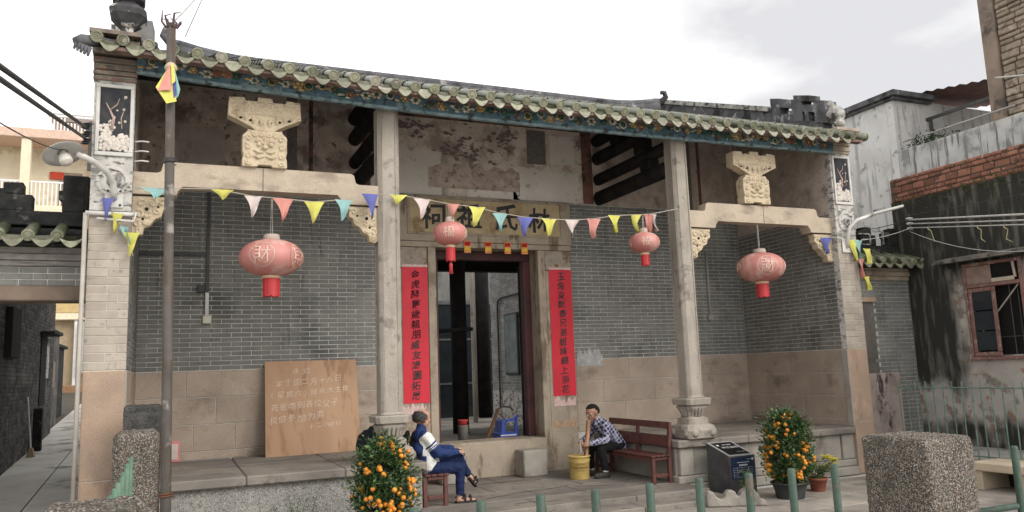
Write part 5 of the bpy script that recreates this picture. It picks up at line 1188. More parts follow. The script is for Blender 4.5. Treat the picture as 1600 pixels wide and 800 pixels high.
# switch line on the left wall, conduit on the right wall
sw = thing('switch_conduit', 'dark and white conduit with switch box on the left brick wall', 'conduit', (-4.15, BY, 2.5))
MB().box(-4.165, -4.125, BY - .03, BY - .003, 2.92, 4.40).box(-5.0, -4.17, BY - .03, BY - .003, 3.42, 3.47).build('dark_trunking', M['darkpipe'], sw)
MB().box(-4.17, -4.125, BY - .03, BY - .003, 2.60, 2.915).build('white_trunking', M['whitepipe'], sw)
MB().box(-4.20, -4.09, BY - .05, BY - .003, 2.49, 2.60, .006).build('switch_box', flatm('box_cream', (.62, .58, .48)), sw)
MB().box(-4.27, -4.18, BY - .04, BY - .003, 2.92, 3.02, .006).build('socket', M['darkpipe'], sw)
sw = thing('wall_conduit', 'grey conduit with small box on the right brick wall', 'conduit', (4.25, BY, 2.5))
MB().tube([(4.26, BY - .02, 3.70), (4.25, BY - .02, 2.57)], .022, 8).build('pipe', M['greypipe'], sw, True)
MB().box(4.20, 4.30, BY - .05, BY - .003, 2.47, 2.57, .006).build('switch_box', M['greypipe'], sw)
hk = thing('cable_hooks', 'three small pale hooks on the left porch wall corner', 'hook', (-4.98, .06, 4.2))
for z in (4.11, 4.22, 4.33): MB().tube([(-5.0, .06, z), (-4.93, .05, z + .01), (-4.86, .05, z + .005)], .009, 6).build('hook', M['whitepipe'], hk)

# plywood notice leaning on the left dado
nb_ = thing('notice_board', 'sheet of plywood with chalked notice leaning on the left wall', 'board', (-2.75, 1.95, .68))
A = Vector((-3.40, 1.93, .682)); Bv = Vector((1.28, .05, .0)); U = Vector((.01, .32, 1.27)); nn = Bv.cross(U).normalized()
if nn.y > 0: nn = -nn
MB().obox(A + Bv * .5 + U * .5 - nn * .009, Bv * .5, U * .5, nn * .009, .002).build('plywood_sheet', M['plywood'], nb_)
def bp(u, v): return A + Bv.normalized() * u + U.normalized() * v + nn * .0015
ux, vx = Bv.normalized(), U.normalized()
for row, (txt, x0, v, s, sp) in enumerate((('通知', .42, 1.16, .085, .14), ('定于国二月十八日', .20, .99, .09, .115), ('（星期六）拜祭大主角', .10, .83, .09, .112), ('先祖带到各位父子', .12, .66, .10, .118), ('叔伯参加为要', .10, .49, .10, .128), ('十二小时科', .62, .38, .075, .09))):
    for k, ch in enumerate(txt):
        g = MB(); vs, fs = glyph(ch, -.012); vs = brush(vs, row * 10 + k, .07, .12)
        o = bp(x0 + sp * k + random.uniform(-.008, .008), v + random.uniform(-.012, .012) + .006 * k)
        g.add([o + ux * (a * s) + vx * (b * s) for a, b in vs], fs); g.build('chalk_character', M['chalk'], nb_)

# ================================================================ porch furniture, people
def bench(name, label, xf, xb, y0, y1, yb0=None):
    t = thing(name, label, 'bench', ((xf + xb) / 2, (y0 + y1) / 2, .12), 'porch benches'); s = 1 if xb > xf else -1; m = M['bench']
    def bx(nm, a, b, c, d, e, f_, bev=.005): return MB().box(min(a, b), max(a, b), c, d, e, f_, bev).build(nm, m, t)
    w = abs(xb - xf)
    for k in range(4): bx('seat_slat', xf + s * (w * .23 * k), xf + s * (w * .23 * k + w * .215), y0, y1, .475, .50)
    bx('apron', xf + s * .02, xf + s * .045, y0 + .03, y1 - .03, .42, .473)
    for y_ in (y0 + .02, y1 - .07):
        bx('leg', xf + s * .02, xf + s * .07, y_, y_ + .05, .12, .472)
        low = yb0 is not None and y_ < yb0
        lg = MB().prism([(xb - s * .07, .12), (xb - s * .02, .12), (xb - s * .015, .472), (xb - s * .06, .472)] if low else [(xb - s * .07, .12), (xb - s * .02, .12), (xb - s * .015, .5), (xb + s * .02, .92), (xb - s * .02, .92), (xb - s * .06, .5)], (0, y_, 0), (1, 0, 0), (0, 0, 1), (0, .05, 0)); lg.build('leg', m, t)
        bx('stretcher', xf + s * .072, xb - s * .075, y_ + .008, y_ + .042, .20, .25)
        bx('seat_rail', xf + s * .072, xb - s * .07, y_ + .006, y_ + .044, .43, .472)
    ym = (y0 + y1) / 2 if yb0 is None else yb0
    r0 = y0 + .01 if yb0 is None else yb0 - .02
    MB().prism([(xb - s * .055, .5), (xb - s * .015, .5), (xb + s * .016, .9), (xb - s * .018, .9)], (0, ym, 0), (1, 0, 0), (0, 0, 1), (0, .045, 0)).build('back_post', m, t)
    for z0, z1, o in ((.84, .93, .012), (.60, .75, -.012)):
        MB().prism([(xb - s * .048 + s * o, z0), (xb - s * .026 + s * o, z0), (xb - s * .016 + s * o, z1), (xb - s * .038 + s * o, z1)], (0, r0, 0), (1, 0, 0), (0, 0, 1), (0, y1 - r0 - .01, 0)).build('back_rail', m, t)
    return t
bench('wooden_bench', 'dark red wooden bench against the right platform under the plaid shirted man', 1.41, 1.755, .10, 1.75)
bench('wooden_bench', 'dark red wooden bench against the left platform behind the kumquat tree', -1.43, -1.775, .18, 1.75, .66)

skin = mat('skin', (.47, .27, .19), (.40, .22, .155), 20, .55, trans=.15); skin2 = mat('skin_tanned', (.37, .205, .14), (.31, .165, .11), 20, .55, trans=.15)
def fuse(name, caps, voxel, mats, parent, colour=None, it=2, fold=0):
    mb = MB()
    for c in caps:
        if len(c) == 2: mb.sphere(c[0], c[1], 14, 9)
        elif len(c) == 3: mb.sphere(c[0], c[1], 14, 9, sc=c[2])
        else: mb.capsule(*c, n=12)
    me = remesh(mb, voxel, it, name, mats, fold, 17)
    if colour:
        for p in me.polygons: p.material_index = colour(p.center)
    return link(name, me, parent)
def hand(wr, d, up, side, r=.0078, curl=.6, thumb=1):
    """palm and five unequal bent fingers; wr wrist, d pointing, up back-of-hand normal, side towards the thumb"""
    wr, d, up, side = Vector(wr), Vector(d).normalized(), Vector(up).normalized(), Vector(side).normalized()
    L_ = []
    for k, (o, ln) in enumerate(((.026, .062), (.009, .070), (-.009, .066), (-.025, .052))):
        b = wr + d * .07 + side * o; L_.append((wr + d * .012 + side * o * .6, b, .014, .0115))
        m1 = b + (d * math.cos(curl * .6) - up * math.sin(curl * .6)) * ln * .45
        m2 = m1 + (d * math.cos(curl * 1.5) - up * math.sin(curl * 1.5)) * ln * .32
        m3 = m2 + (d * math.cos(curl * 2.3) - up * math.sin(curl * 2.3)) * ln * .26
        L_ += [(b, m1, r * 1.1, r), (m1, m2, r, r * .95), (m2, m3, r * .95, r * .8)]
    b = wr + d * .022 + side * .028; m1 = b + (d * .6 + side * .7 - up * .2).normalized() * .034; m2 = m1 + (d * .9 + side * .15 - up * .35).normalized() * .028
    L_ += [(wr + d * .015 + side * .012, b, .014, .012), (b, m1, .011, .0095), (m1, m2, .0095, .008)]
    return L_
def headcaps(c, fwd, k=1.0):
    """skull, jaw, nose, brow, ears; fwd = facing direction"""
    c, f = Vector(c), Vector(fwd).normalized(); up = Vector((0, 0, 1)); up = (up - f * up.dot(f)).normalized(); s = f.cross(up)
    L_ = [(c + up * .022 * k - f * .012 * k, .083 * k), (c + up * .03 * k + f * .018 * k, .073 * k), (c - up * .03 * k + f * .03 * k, .060 * k), (c - up * .068 * k + f * .048 * k, .036 * k),
          (c + up * .01 * k + f * .086 * k, c - up * .022 * k + f * .102 * k, .011 * k, .016 * k), (c + up * .026 * k + f * .078 * k + s * .03 * k, c + up * .026 * k + f * .078 * k - s * .03 * k, .014 * k, .014 * k),
          (c - up * .05 * k + f * .078 * k + s * .018 * k, c - up * .05 * k + f * .078 * k - s * .018 * k, .011 * k, .011 * k)]
    for g in (-1, 1):
        L_.append((c + s * g * .079 * k + up * .012 * k - f * .008 * k, c + s * g * .078 * k - up * .024 * k - f * .002 * k, .016 * k, .010 * k))
        L_.append((c - up * .005 * k + f * .062 * k + s * g * .042 * k, .022 * k))
    return L_
def face_bits(parent, c, fwd, k, brow):
    c, f = Vector(c), Vector(fwd).normalized(); up = Vector((0, 0, 1)); up = (up - f * up.dot(f)).normalized(); s = f.cross(up)
    e = MB(); w = MB(); b = MB(); m = MB()
    for g in (-1, 1):
        p = c + up * .008 * k + f * .083 * k + s * g * .031 * k; w.sphere(p, .009 * k, 8, 6, sc=(1, 1, .6)); e.sphere(p + f * .006 * k, .0055 * k, 8, 6)
        b.tube([p + up * .018 * k - s * g * .014 * k + f * .004, p + up * .022 * k + f * .006, p + up * .017 * k + s * g * .016 * k - f * .004], .004 * k, 5)
    m.tube([c - up * .05 * k + f * .086 * k - s * .02 * k, c - up * .052 * k + f * .091 * k, c - up * .05 * k + f * .086 * k + s * .02 * k], .0035 * k, 5)
    w.build('eye', flatm('eye_white', (.55, .52, .48), .4), parent); e.build('pupil', M['ink'], parent); b.build('eyebrow', flatm('brow', brow), parent); m.build('lips', flatm('lip', (.22, .09, .07)), parent)
def hairshell(parent, c, fwd, k, keep, m, rr=.0905, lift=.018):
    c, f = Vector(c), Vector(fwd).normalized(); up = Vector((0, 0, 1)); up = (up - f * up.dot(f)).normalized(); s = f.cross(up)
    mb = MB(); nu, nv = 36, 24; vid = {}
    for j in range(nv):
        for i in range(nu):
            th = 2 * math.pi * i / nu; ph = -math.pi / 2 + math.pi * (j + .5) / nv
            lx, ly, lz = math.cos(ph) * math.cos(th), math.cos(ph) * math.sin(th), math.sin(ph)
            if keep(lx, ly, lz):
                r = rr * k * (1 + .03 * noise.noise((lx * 9, ly * 9, lz * 9))); vid[(i, j)] = len(mb.v)
                mb.v.append(tuple(c + up * lift * k - f * .008 * k + f * lx * r * 1.04 + s * ly * r * .96 + up * lz * r * 1.04))
    for (i, j) in list(vid):
        q = [(i, j), ((i + 1) % nu, j), ((i + 1) % nu, j + 1), (i, j + 1)]
        if all(t in vid for t in q): mb.f.append(tuple(vid[t] for t in q)); mb.mi.append(0)
    o = mb.build('hair', m, parent, True)
    md = o.modifiers.new('thick', 'SOLIDIFY'); md.thickness = .012; md.offset = -1
    return o

# --- man on the left bench: tracksuit, legs crossed, looking at the door
p1 = thing('person', 'balding person in blue and white tracksuit sitting cross-legged with hands on knee', 'person', (-1.6, .4, .12))
HC = (-1.705, .40, 1.15); FW = (.93, .30, -.10)
jk = [((-1.655, .33, .585), (-1.70, .32, .86), .115, .105), ((-1.655, .47, .585), (-1.70, .48, .86), .115, .105), ((-1.60, .40, .60), (-1.645, .40, .85), .11, .09), ((-1.715, .255, .955), (-1.715, .545, .955), .070, .070), ((-1.745, .34, .95), (-1.745, .46, .95), .082, .082), ((-1.73, .40, .98), (-1.715, .40, 1.055), .082, .062), ((-1.74, .33, .80), (-1.74, .47, .80), .10, .10),
      ((-1.70, .245, .94), (-1.56, .20, .745), .074, .062), ((-1.56, .20, .745), (-1.32, .265, .735), .061, .047), ((-1.70, .555, .925), (-1.55, .60, .76), .068, .058), ((-1.55, .60, .76), (-1.30, .46, .765), .058, .045)]
blue, white, grey = flatm('tracksuit_blue', (.022, .040, .12), .75), flatm('tracksuit_white', (.68, .67, .63), .8), flatm('hem_grey', (.30, .31, .30), .85)
def jcol(c):
    for a, b in (((-1.70, .245, .925), (-1.56, .205, .745)), ((-1.70, .555, .925), (-1.55, .60, .76))):
        a, b = Vector(a), Vector(b); t = (c - a).dot(b - a) / (b - a).length_squared
        side = c.y < .30 if a.y < .4 else c.y > .50
        if side and (c - a.lerp(b, max(0, min(1, t)))).length < .09 and c.z > .64:
            if t > .62 or c.x > -1.50: return 0
            if .36 < t < .46 or .53 < t < .585: return 0
            if t > -.25: return 1
    if c.x > -1.50 and c.z > .66: return 0
    if c.z < .545 or (c.z < .57 and c.x > -1.62): return 2
    if c.z > .985: return 0
    if c.x < -1.745 - (.80 - c.z) * .10 + (.05 if c.z < .72 else 0): return 0
    return 1
jo = fuse('tracksuit_jacket', jk, .0105, [blue, white, grey], p1, jcol, fold=.009)
tr_ = [((-1.64, .33, .56), (-1.64, .47, .56), .105, .105), ((-1.62, .31, .555), (-1.265, .275, .545), .092, .070), ((-1.265, .275, .545), (-1.27, .28, .235), .068, .052), ((-1.62, .48, .565), (-1.235, .40, .645), .090, .070), ((-1.235, .40, .645), (-1.12, .43, .45), .066, .050)]
fuse('tracksuit_trousers', tr_, .0105, flatm('tracksuit_navy', (.014, .023, .068), .8), p1, fold=.009)
bd = headcaps(HC, FW, 1.13) + [((-1.715, .40, .96), (-1.70, .40, 1.09), .052, .047), ((-1.70, .40, .62), (-1.71, .40, .92), .09, .08), ((-1.71, .28, .92), (-1.71, .52, .92), .05, .05),
      ((-1.70, .25, .92), (-1.56, .208, .745), .045, .04), ((-1.56, .208, .745), (-1.285, .272, .737), .038, .026), ((-1.70, .55, .92), (-1.55, .595, .76), .045, .04), ((-1.55, .595, .76), (-1.28, .45, .765), .038, .026),
      ((-1.64, .34, .56), (-1.27, .278, .545), .07, .05), ((-1.27, .278, .545), (-1.275, .28, .20), .045, .032), ((-1.64, .47, .56), (-1.24, .405, .64), .07, .05), ((-1.24, .405, .64), (-1.105, .435, .42), .045, .030),
      ((-1.275, .28, .20), (-1.285, .28, .165), .034, .036), ((-1.29, .28, .160), (-1.15, .275, .148), .034, .028), ((-1.15, .275, .148), (-1.085, .27, .142), .03, .018), ((-1.105, .435, .42), (-1.055, .44, .385), .030, .030), ((-1.055, .44, .385), (-1.0, .445, .30), .028, .022)]
bd += hand((-1.285, .275, .738), (.95, .22, -.1), (.1, -.3, 1), (0, .9, .3), curl=.75) + hand((-1.275, .445, .768), (.92, -.35, -.15), (.1, .2, 1), (0, -.9, .2), curl=.75)
b1 = fuse('body', bd, .0062, skin, p1, it=1)
face_bits(b1, HC, FW, 1.13, (.10, .09, .085))
hairshell(p1, HC, FW, 1.13, lambda x, y, z: (x < .34 and z < .50 - .75 * max(-.25, x) + .12 * noise.noise((x * 4, y * 4, 2)) and z > -.66 - .2 * x and not (abs(y) > .80 and z < -.2 and x > -.05)), mat('greying_hair', (.075, .070, .066), (.03, .028, .026), 60, .95), .0885)
def sandal(parent, toe, heel, zt, nm='sandal'):
    toe, heel = Vector(toe), Vector(heel); d = (toe - heel); s = Vector((-d.y, d.x, 0)).normalized(); m = mat('black_rubber', (.022, .02, .02), (.04, .036, .035), 12, .7)
    pts = [(0, -.034), (.3, -.036), (.7, -.046), (.93, -.034), (1.0, 0), (.93, .034), (.7, .044), (.3, .034), (0, .032), (-.06, 0)]
    mb = MB(); n = d.cross(s).normalized()
    if n.z < 0: n = -n
    mb.prism(pts, heel, d, s, -n * .022)
    for t, h in ((.68, .062), (.42, .075)): mb.tube([heel + d * t - s * .045, heel + d * t - s * .042 + n * h * .6, heel + d * t + n * h, heel + d * t + s * .042 + n * h * .6, heel + d * t + s * .043], .011, 6)
    mb.tube([heel + d * .40 - s * .043 + n * .03, heel - d * .03 + n * .05, heel + d * .40 + s * .043 + n * .03], .009, 6)
    return mb.build(nm, m, parent)
sandal(p1, (-1.055, .265, .145), (-1.325, .285, .145), 0)
sandal(p1, (-.985, .45, .275), (-1.09, .435, .40), 0)
MB().tube([(-1.275 + .035 * math.cos(a), .28 + .035 * math.sin(a), .222) for a in [k * .5 for k in range(14)]], .007, 6).build('sock_cuff', flatm('cuff_grey', (.42, .40, .36)), p1)

# --- man on the right bench: plaid shirt, water pipe in both hands
p2 = thing('person', 'person in blue plaid shirt leaning forward over a bamboo pipe on the bench', 'person', (1.4, 1.3, .12))
HC2 = (1.195, 1.30, 1.045); FW2 = (-.95, -.18, -.22)
sh_ = [((1.585, 1.24, .57), (1.40, 1.22, .80), .105, .10), ((1.585, 1.38, .57), (1.40, 1.40, .80), .105, .10), ((1.40, 1.31, .80), (1.31, 1.31, .88), .12, .10), ((1.335, 1.17, .87), (1.335, 1.45, .87), .068, .068), ((1.31, 1.31, .90), (1.27, 1.305, .955), .072, .056), ((1.60, 1.22, .52), (1.60, 1.40, .52), .095, .095), ((1.66, 1.22, .50), (1.66, 1.38, .50), .05, .05),
       ((1.33, 1.145, .865), (1.295, 1.085, .665), .064, .056), ((1.295, 1.085, .665), (1.06, 1.125, .615), .054, .042), ((1.32, 1.475, .865), (1.20, 1.50, .67), .064, .056), ((1.20, 1.50, .67), (.98, 1.30, .635), .054, .042)]
pl = bpy.data.materials.new('plaid_cloth'); pl.use_nodes = True; N = pl.node_tree.nodes; K = pl.node_tree.links.new
g_ = N.new('ShaderNodeNewGeometry'); mpn = N.new('ShaderNodeMapping'); mpn.inputs['Rotation'].default_value = (.15, .55, .3); K(g_.outputs['Position'], mpn.inputs[0]); sx_ = N.new('ShaderNodeSeparateXYZ'); K(mpn.outputs[0], sx_.inputs[0])
def stripes(sock, per, wd):
    m1 = N.new('ShaderNodeMath'); m1.operation = 'MULTIPLY'; m1.inputs[1].default_value = 1 / per; K(sock, m1.inputs[0]); m2 = N.new('ShaderNodeMath'); m2.operation = 'FRACT'; K(m1.outputs[0], m2.inputs[0]); m3 = N.new('ShaderNodeMath'); m3.operation = 'LESS_THAN'; m3.inputs[1].default_value = wd; K(m2.outputs[0], m3.inputs[0]); return m3.outputs[0]
prev = (.020, .024, .07, 1)
for sock in ('X', 'Z', 'Y'):
    x_ = N.new('ShaderNodeMixRGB'); x_.inputs[2].default_value = (.50, .48, .58, 1)
    f_ = N.new('ShaderNodeMath'); f_.operation = 'MULTIPLY'; f_.inputs[1].default_value = .62 if sock != 'Y' else .35; K(stripes(sx_.outputs[sock], .052 if sock != 'Y' else .07, .26), f_.inputs[0]); K(f_.outputs[0], x_.inputs[0])
    if isinstance(prev, tuple): x_.inputs[1].default_value = prev
    else: K(prev, x_.inputs[1])
    prev = x_.outputs[0]
K(prev, N['Principled BSDF'].inputs['Base Color']); N['Principled BSDF'].inputs['Roughness'].default_value = .85
fuse('plaid_shirt', sh_, .0105, pl, p2, fold=.009)
fuse('trousers', [((1.58, 1.22, .545), (1.58, 1.40, .545), .10, .10), ((1.56, 1.22, .545), (1.22, 1.15, .545), .088, .070), ((1.22, 1.15, .545), (1.265, 1.12, .255), .066, .056), ((1.56, 1.40, .545), (1.20, 1.46, .545), .088, .070), ((1.20, 1.46, .545), (1.22, 1.46, .255), .066, .056)], .0105, flatm('black_trousers', (.014, .013, .014), .85), p2, fold=.008)
b2 = headcaps(HC2, FW2, 1.06) + [((1.30, 1.31, .88), (1.235, 1.305, .99), .052, .046), ((1.56, 1.31, .58), (1.36, 1.31, .84), .09, .08), ((1.335, 1.19, .86), (1.335, 1.43, .86), .05, .05), ((1.33, 1.15, .86), (1.295, 1.088, .665), .045, .04), ((1.295, 1.088, .665), (1.045, 1.128, .612), .038, .025), ((1.32, 1.47, .86), (1.20, 1.495, .67), .045, .04), ((1.20, 1.495, .67), (.965, 1.29, .632), .038, .025),
      ((1.56, 1.24, .545), (1.225, 1.152, .545), .07, .05), ((1.225, 1.152, .545), (1.268, 1.12, .20), .045, .034), ((1.56, 1.38, .545), (1.205, 1.458, .545), .07, .05), ((1.205, 1.458, .545), (1.222, 1.46, .20), .045, .034)]
b2 += hand((1.045, 1.128, .612), (-.9, .35, -.05), (-.1, -.7, .6), (0, .3, .9), curl=.85) + hand((.965, 1.29, .632), (-.55, -.8, .0), (-.8, .4, .3), (.1, 0, .95), curl=.85)
b2 = fuse('body', b2, .0062, skin2, p2, it=1)
face_bits(b2, HC2, FW2, 1.06, (.02, .018, .017))
hairshell(p2, HC2, FW2, 1.06, lambda x, y, z: (z > .42 + .35 * max(x, -.2) + .10 * noise.noise((x * 5, y * 5, 1)) - .25 * (1 - abs(y)) * (x > .3)) or (x < .12 and z > -.15 - .5 * max(0, -x) and not (abs(y) > .86 and z < .15 and x > -.2)), mat('black_hair', (.012, .011, .011), (.022, .02, .019), 70, .95), .0895)
for (ax, ay, tx, ty) in ((1.268, 1.12, 1.10, 1.095), (1.222, 1.46, 1.05, 1.44)):
    fuse('sock', [((ax, ay, .155), (ax, ay, .25), .042, .043)], .008, flatm('white_sock', (.62, .60, .56)), p2)
    sl = fuse('shoe', [((ax + .03, ay, .165), (ax, ay, .185), .046, .048), ((ax + .01, ay, .160), (tx, ty, .155), .044, .038), ((tx + .02, ty, .15), (tx - .01, ty, .145), .036, .026)], .008, mat('grey_shoe', (.075, .065, .058), (.05, .044, .04), 20, .7), p2)
    MB().obox(((ax + tx) / 2 + .015, (ay + ty) / 2, .130), Vector((tx - ax - .06, ty - ay, 0)) * .5, (.0, .042, 0), (0, 0, .009), .006).build('sole', flatm('sole_dark', (.03, .03, .03)), sl)

# bamboo water pipe
bp_ = thing('bamboo_pipe', 'bamboo water pipe held upright by the plaid shirted person', 'pipe', (.985, 1.20, .2))
pa, pb = Vector((.975, 1.215, .17)), Vector((1.085, 1.225, .955))
pt = [pa.lerp(pb, t) for t in (0, .3, .305, .31, .6, .605, .61, .95, 1)]
MB().tube(pt, [.033, .033, .036, .033, .033, .036, .033, .033, .030], 14).build('tube', mat('bamboo', (.32, .17, .075), (.24, .12, .055), (6, 6, 2), .45), bp_, True)
q1 = pa.lerp(pb, .35); MB().tube([q1, q1 + Vector((-.07, -.05, .09)), q1 + Vector((-.085, -.06, .14))], [.009, .009, .014], 8).build('bowl_stem', M['bench'], bp_)
MB().tube([(.905, 1.185, .50), (.90, 1.18, .68)], .012, 8).build('lighter_stick', flatm('pale_stick', (.40, .30, .22)), bp_)
# yellow bucket
bk = thing('plastic_bucket', 'yellow plastic bucket with dark lettering in front of the seated smoker', 'bucket', (.91, 1.25, .12))
by = flatm('bucket_yellow', (.56, .40, .13), .5)
MB().lathe([(.0, .122), (.135, .122), (.140, .13), (.147, .36), (.150, .362), (.150, .375), (.148, .377), (.152, .43), (.163, .432), (.165, .452), (.155, .455), (.148, .44), (.138, .15), (.0, .148)], (.91, 1.25, 0), 30, cap=False).build('pail', by, bk, True)
ring = MB()
for z in (.40, .385): ring.lathe([(.153, z - .004), (.157, z), (.153, z + .004)], (.91, 1.25, 0), 30, cap=False)
ring.build('rim_ring', by, bk)
lt = MB(); vs, fs = glyph('CLEAN MASTER', .01)
for (s, z0) in ((.026, .29), (.014, .335), (.012, .25)):
    for p in [0]:
        o = len(lt.v)
        for a, b in vs:
            th = -math.pi / 2 - .38 + a * s / .150; lt.v.append((.91 + .1502 * math.cos(th), 1.25 + .1502 * math.sin(th), z0 + b * s))
        lt.f += [tuple(i + o for i in f) for f in fs]; lt.mi += [0] * len(fs)
lt.build('lettering', flatm('bucket_print', (.10, .05, .02)), bk)

# black sandal under the left bench, dark bag behind the left column base
st_ = sandal(None, (-1.50, .95, .15), (-1.72, .98, .15), 0, 'loose_sandal'); tag(st_, 'black sandal lying under the left bench', 'sandal')
bg_ = MB().sphere((-2.33, .62, .86), .17, 12, 8, sc=(.9, .8, 1.15)).sphere((-2.25, .60, .98), .12, 10, 8).capsule((-1.93, .55, .72), (-1.86, .50, 1.0), .06, .03)
tag(link('cloth_bag', remesh(bg_, .02, 2, 'cloth_bag', flatm('black_cloth', (.02, .022, .028), .85), .012, 12)), 'slumped black bag behind the left column base', 'bag')
# pink tray leaning on the wall
tr2 = thing('plastic_tray', 'pink plastic tray standing against the left dado', 'tray', (-4.52, 2.25, .68))
MB().box(-4.62, -4.44, 2.20, 2.225, .682, .955, .01).build('tray_back', flatm('pink_plastic', (.52, .20, .19), .5), tr2)
MB().box(-4.59, -4.47, 2.190, 2.199, .72, .92).build('tray_inset', flatm('pale_plastic', (.50, .42, .38), .5), tr2)

# things just inside the threshold
bn_ = thing('ash_bin', 'grey bin with red basin on top just inside the doorway', 'bin', (-.28, 2.95, .6))
MB().lathe([(.08, .605), (.085, .86), (.09, .87), (.08, .87)], (-.25, 2.98, 0), 18).build('bin', flatm('bin_grey', (.20, .18, .16)), bn_, True)
MB().lathe([(.06, .872), (.085, .945), (.09, .955), (.08, .95), (.05, .885)], (-.25, 2.98, 0), 18).build('red_basin', flatm('basin_red', (.50, .05, .05), .5), bn_, True)
ch = thing('plastic_chair', 'blue plastic chair lying just inside the doorway', 'chair', (.5, 3.0, .6)); bm_ = flatm('blue_plastic', (.03, .07, .36), .45)
MB().prism([(.36, .66), (.385, .90), (.42, .93), (.46, .92), (.44, .88), (.43, .66)], (0, 2.86, 0), (1, 0, 0), (0, 0, 1), (0, .3, 0)).build('backrest', bm_, ch)
MB().prism([(.46, .92), (.60, .945), (.66, 1.0), (.68, .97), (.63, .91), (.47, .885)], (0, 2.86, 0), (1, 0, 0), (0, 0, 1), (0, .04, 0)).build('armrest', bm_, ch)
MB().prism([(.60, .72), (.655, .72), (.655, .93), (.62, .93)], (0, 2.86, 0), (1, 0, 0), (0, 0, 1), (0, .04, 0)).build('side_post', bm_, ch)
MB().box(.35, .66, 2.84, 3.2, .63, .715, .01).build('seat', bm_, ch)
for x, y_ in ((.33, 2.87), (.64, 2.87), (.33, 3.17), (.64, 3.17)): MB().box(x - .02, x + .02, y_ - .02, y_ + .02, .60, .629).build('leg', bm_, ch)
MB().box(.34, .62, 2.836, 2.8395, .665, .685).build('stripe', flatm('white_stripe', (.62, .63, .66)), ch)
ax_ = thing('hand_tool', 'brown tool handle leaning inside the doorway', 'tool', (.12, 2.95, .6))
MB().obox((.23, 2.92, .84), Vector((.12, 0, .26)), Vector((.022, 0, -.010)), (0, .02, 0), .005).build('handle', flatm('worn_wood', (.13, .065, .035)), ax_)
MB().tube([(.32, 2.92, 1.08), (.42, 2.92, 1.13), (.54, 2.93, 1.12), (.62, 2.93, 1.06)], .014, 8).tube([(.36, 2.92, 1.02), (.44, 2.92, .94), (.47, 2.92, .84)], .011, 8).build('hose', M['cable'], ax_)

# ================================================================ plants and small objects in the court
def leafmb(mb, c, d, n, ln, wd, mi=0):
    d, n = Vector(d).normalized(), Vector(n).normalized(); s = d.cross(n)
    if s.length < .01: s = Vector((1, 0, 0))
    s.normalize(); n = s.cross(d)
    mb.add([c, c + d * ln * .45 + s * wd, c + d * ln, c + d * ln * .45 - s * wd, c + d * ln * .5 - n * wd * .35], [(0, 1, 4), (1, 2, 4), (2, 3, 4), (3, 0, 4)], mi)
lf1 = mat('kumquat_leaf', (.050, .095, .034), (.028, .058, .02), 12, .45, rnd=.4); lf2 = mat('kumquat_leaf_young', (.10, .17, .045), (.06, .11, .03), 12, .5, rnd=.3)
orange = mat('kumquat_skin', (.66, .27, .025), (.58, .20, .015), 14, .4, .1, 120, rnd=.12)
fr_me = MB().sphere((0, 0, 0), 1, 12, 8, sc=(1, 1, .93)).mesh('kumquat', orange, True)
